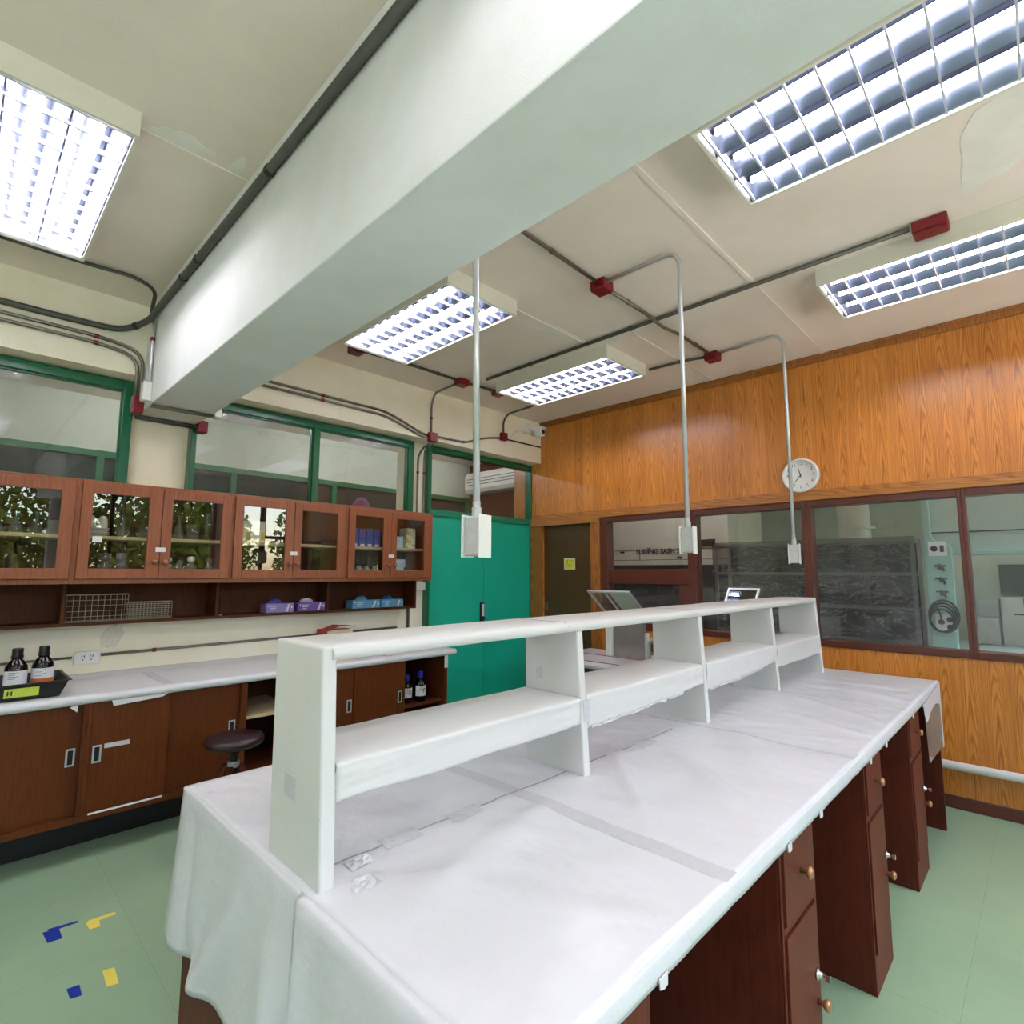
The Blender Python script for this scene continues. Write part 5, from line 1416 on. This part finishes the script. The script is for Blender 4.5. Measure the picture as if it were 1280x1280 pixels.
for z, nm in ((1.555,0),(1.458,1),(1.362,2)):
    m = MB(); m.tube([(5.2,0.565,z),(5.15,0.565,z)], 0.010, 10); m.tube([(5.16,0.60,z+0.008),(5.16,0.525,z+0.008)], 0.006, 8); m.tube([(5.155,0.565,z-0.02),(5.155,0.565,z+0.02)], 0.009, 8); m.tube([(5.155,0.55,z),(5.13,0.54,z-0.03)], 0.008, 8)
    m.build('valve_tap', M['darkgrey'], h2, smooth=True)
pn = Box('socket_plate', (5.192,0.50,1.075), (5.2,0.62,1.20), M['label'], h2, 0.002)
for (y, z) in ((0.585,1.145),(0.535,1.165),(0.535,1.11)): MB().lathe((5.192,y,z), [(0.02,0),(0.02,-0.005),(0,-0.007)], 16, 'X').build('socket', M['black'], pn)
m = MB()
for k in range(4):
    ring = [(5.17-0.008*k, 0.565+(0.088-0.006*k)*math.cos(2*PI*i/28)+0.004*k, 1.19+(0.118-0.012*k)*math.sin(2*PI*i/28)-0.01*k) for i in range(28)]
    m.tube(ring, 0.007, 6, closed=True)
m.tube(fillet([(5.16,0.62,1.29),(5.15,0.58,1.2),(5.18,0.585,1.145)], 0.03), 0.006, 6)
tag(m.build('power_cord', M['black'], None, smooth=True), 'coiled black power cord hanging on the aqua valve column', 'cord')
bx = thing('instrument_box', 'shiny metal instrument box inside the aqua hood at the right edge', 'instrument', (5.85, 0.05, 0.956))
Box('casing', (5.7,-0.35,0.956), (6.0,0.27,1.33), M['stainless'], bx, 0.005)
Box('grey_sticker', (5.698,0.06,1.25), (5.70,0.14,1.32), M['darkgrey'], bx, 0)
Box('printed_line', (5.6985,0.02,1.19), (5.70,0.20,1.20), M['blackpaint'], bx, 0)
tag(Box('metal_box', (5.68,0.285,0.956), (5.9,0.42,1.16), M['stainless'], None, 0.004), 'small metal box left of the instrument box', 'box')
tag(Box('metal_box', (5.92,0.29,0.956), (6.1,0.42,1.30), M['alu'], None, 0.004), 'taller grey box behind the small metal box', 'box')
mo = thing('monitor', 'dark monitor behind the metal instrument box', 'monitor', (6.07, 0.1, 1.0))
Box('screen', (6.06,-0.3,1.34), (6.09,0.28,1.58), M['darkgrey'], mo, 0.004)
Box('stand', (6.065,-0.05,0.956), (6.085,0.05,1.34), M['black'], mo, 0.002)
du = thing('exhaust_duct', 'round pale exhaust duct above the wrapped shelving', 'duct', (7.2, 1.6, 2.0))
MB().tube(fillet([(7.2,2.6,2.6),(7.2,1.55,2.55),(7.2,1.50,0.6)], 0.3, 10), 0.16, 20).build('duct_pipe', M['hoodgrey'], du, smooth=True)
for z in (2.0, 1.4): MB().lathe((7.2,1.50,z), [(0.168,0),(0.168,0.03)], 20).build('duct_band', M['hoodgrey'], du)

# corridor air conditioner and purple bag seen through the clerestory
ac = thing('air_conditioner', 'white air conditioner high up behind the teal door transom', 'air conditioner', (5.7, 5.6, 2.72))
MB().prism([(5.56,2.78),(5.60,2.72),(5.80,2.72),(5.80,3.04),(5.60,3.04),(5.56,2.98)], 'Y', 4.95, 6.45).build('casing', M['whitep'], ac, bevel=0.01)
m = MB()
for k in range(3): m.box((5.553,5.0,2.84+0.045*k),(5.561,6.4,2.848+0.045*k))
m.build('louver', M['darkgrey'], ac)
sb2 = thing('storage_shelf', 'dark shelf unit beyond the clerestory glass', 'shelf unit', (2.4, 5.3, 0))
for x in (2.0, 3.3): Box('side', (x, 5.2, 0), (x+0.03, 5.6, 2.2), M['darkgrey'], sb2)
for z in (0.4, 1.1, 1.8, 2.12): Box('board', (2.03, 5.2, z), (3.3, 5.6, z+0.03), M['darkgrey'], sb2)
rows = []
for i in range(8):
    t = i/7
    rows.append([(3.12+0.11*math.cos(t*PI/2)**0.5*(1+0.25*noise.noise(V((math.cos(a)*2, math.sin(a)*2, t*3))))*math.cos(a), 5.35+0.09*math.cos(t*PI/2)**0.5*math.sin(a), 2.151+0.17*t) for a in [2*PI*j/16 for j in range(17)]])
tag(MB().grid(rows).build('purple_bag', M['tealdark'], None, smooth=True), 'purple bag behind the right end of the middle clerestory window', 'bag')

# ------------------------------------------------------------------ trees outside the windows behind the camera
struct(MB().box((-20,-40,-0.9),(32,YR-0.2,-0.6)).build('ground_outside', M['bounce_ground']), 'unseen paved ground outside, pale to bounce sunlight indoors')  # out of view; made pale so sunlight bounces up to the ceiling
def tree(x, y, h, label):
    root = thing('tree', label, 'tree', (x, y, -0.6), 'trees outside the windows')
    MB().tube([(x,y,-0.6),(x+0.1,y,h*0.3),(x-0.05,y+0.1,h*0.55),(x,y,h*0.8)], [0.16,0.13,0.09,0.04], 10).build('trunk', M['bark'], root, smooth=True)
    m = MB()
    for k in range(3600):
        a = random.uniform(0, 2*PI); e = random.uniform(-1, 1); rr = random.random()**0.4
        c_ = V((x+2.6*rr*math.cos(a)*math.sqrt(1-e*e), y+2.2*rr*math.sin(a)*math.sqrt(1-e*e), h*0.55+h*0.56*rr*e))
        s_ = random.uniform(0.09, 0.18)
        u = V((random.uniform(-1,1), random.uniform(-1,1), random.uniform(-1,1))).normalized()
        w_ = u.cross(V((random.uniform(-1,1), random.uniform(-1,1), random.uniform(-1,1)))).normalized()
        vv = [m.bm.verts.new(c_+p) for p in (-u*s_, w_*s_*0.5, u*s_, -w_*s_*0.5)]
        m.bm.faces.new(vv)
    m.build('foliage', M['leaf'], root)
    return root
T = tree(-1.5, -11.0, 4.2, 'leafy tree outside the windows behind the viewer, reflected in the cabinet glass')
for x, y in ((4.2,-11.4),(9.9,-11.0),(15.6,-11.4),(-7.2,-11.4),(1.4,-17.0),(7.1,-17.2),(12.8,-17.0)):
    dup(T, (x, y, -0.6), None, None, random.uniform(0, 6))

# ------------------------------------------------------------------ world, camera, colour
wd = bpy.data.worlds.new('sky_world'); scene.world = wd; wd.use_nodes = True
nt = wd.node_tree
sky = nt.nodes.new('ShaderNodeTexSky'); sky.sky_type = 'NISHITA'; sky.sun_disc = False; sky.sun_elevation = math.radians(48); sky.sun_rotation = math.radians(150); sky.dust_density = 2.0
bg = nt.nodes['Background']; nt.links.new(sky.outputs[0], bg.inputs[0]); bg.inputs[1].default_value = 1.1

sl = bpy.data.lights.new('sun', 'SUN'); sl.energy = 29.0; sl.angle = 0.01; sl.color = (1.0, 0.95, 0.95)
so_ = bpy.data.objects.new('sun', sl); COL.objects.link(so_); so_.rotation_euler = V((0.15, -0.32, -0.93)).to_track_quat('-Z', 'Y').to_euler(); so_.location = (0, 10, 12)
cd = bpy.data.cameras.new('camera'); co = bpy.data.objects.new('camera', cd); COL.objects.link(co)
R = V((0.697190175170189, -0.7168777331508226, 0.0034893206644543567)); U = V((-0.08145492067878538, -0.0743802465933571, 0.993897718487131)); F = V((0.7122436068813633, 0.6932199467912399, 0.11025039604181221))
co.matrix_world = Matrix(((R.x,U.x,-F.x,0),(R.y,U.y,-F.y,0),(R.z,U.z,-F.z,1.5),(0,0,0,1)))
cd.sensor_fit = 'HORIZONTAL'; cd.sensor_width = 36.0; cd.lens = 682.2/1280*36.0
cd.clip_start = 0.02; cd.clip_end = 200
scene.camera = co
vs = scene.view_settings
vs.view_transform = 'Standard'; vs.look = 'None'; vs.gamma = 1.0; vs.exposure = 0.38; vs.use_curve_mapping = False
scene.cycles.max_bounces = 10
scene.cycles.diffuse_bounces = 6
scene.cycles.glossy_bounces = 5
scene.cycles.transparent_max_bounces = 24
scene.cycles.sample_clamp_indirect = 8.0
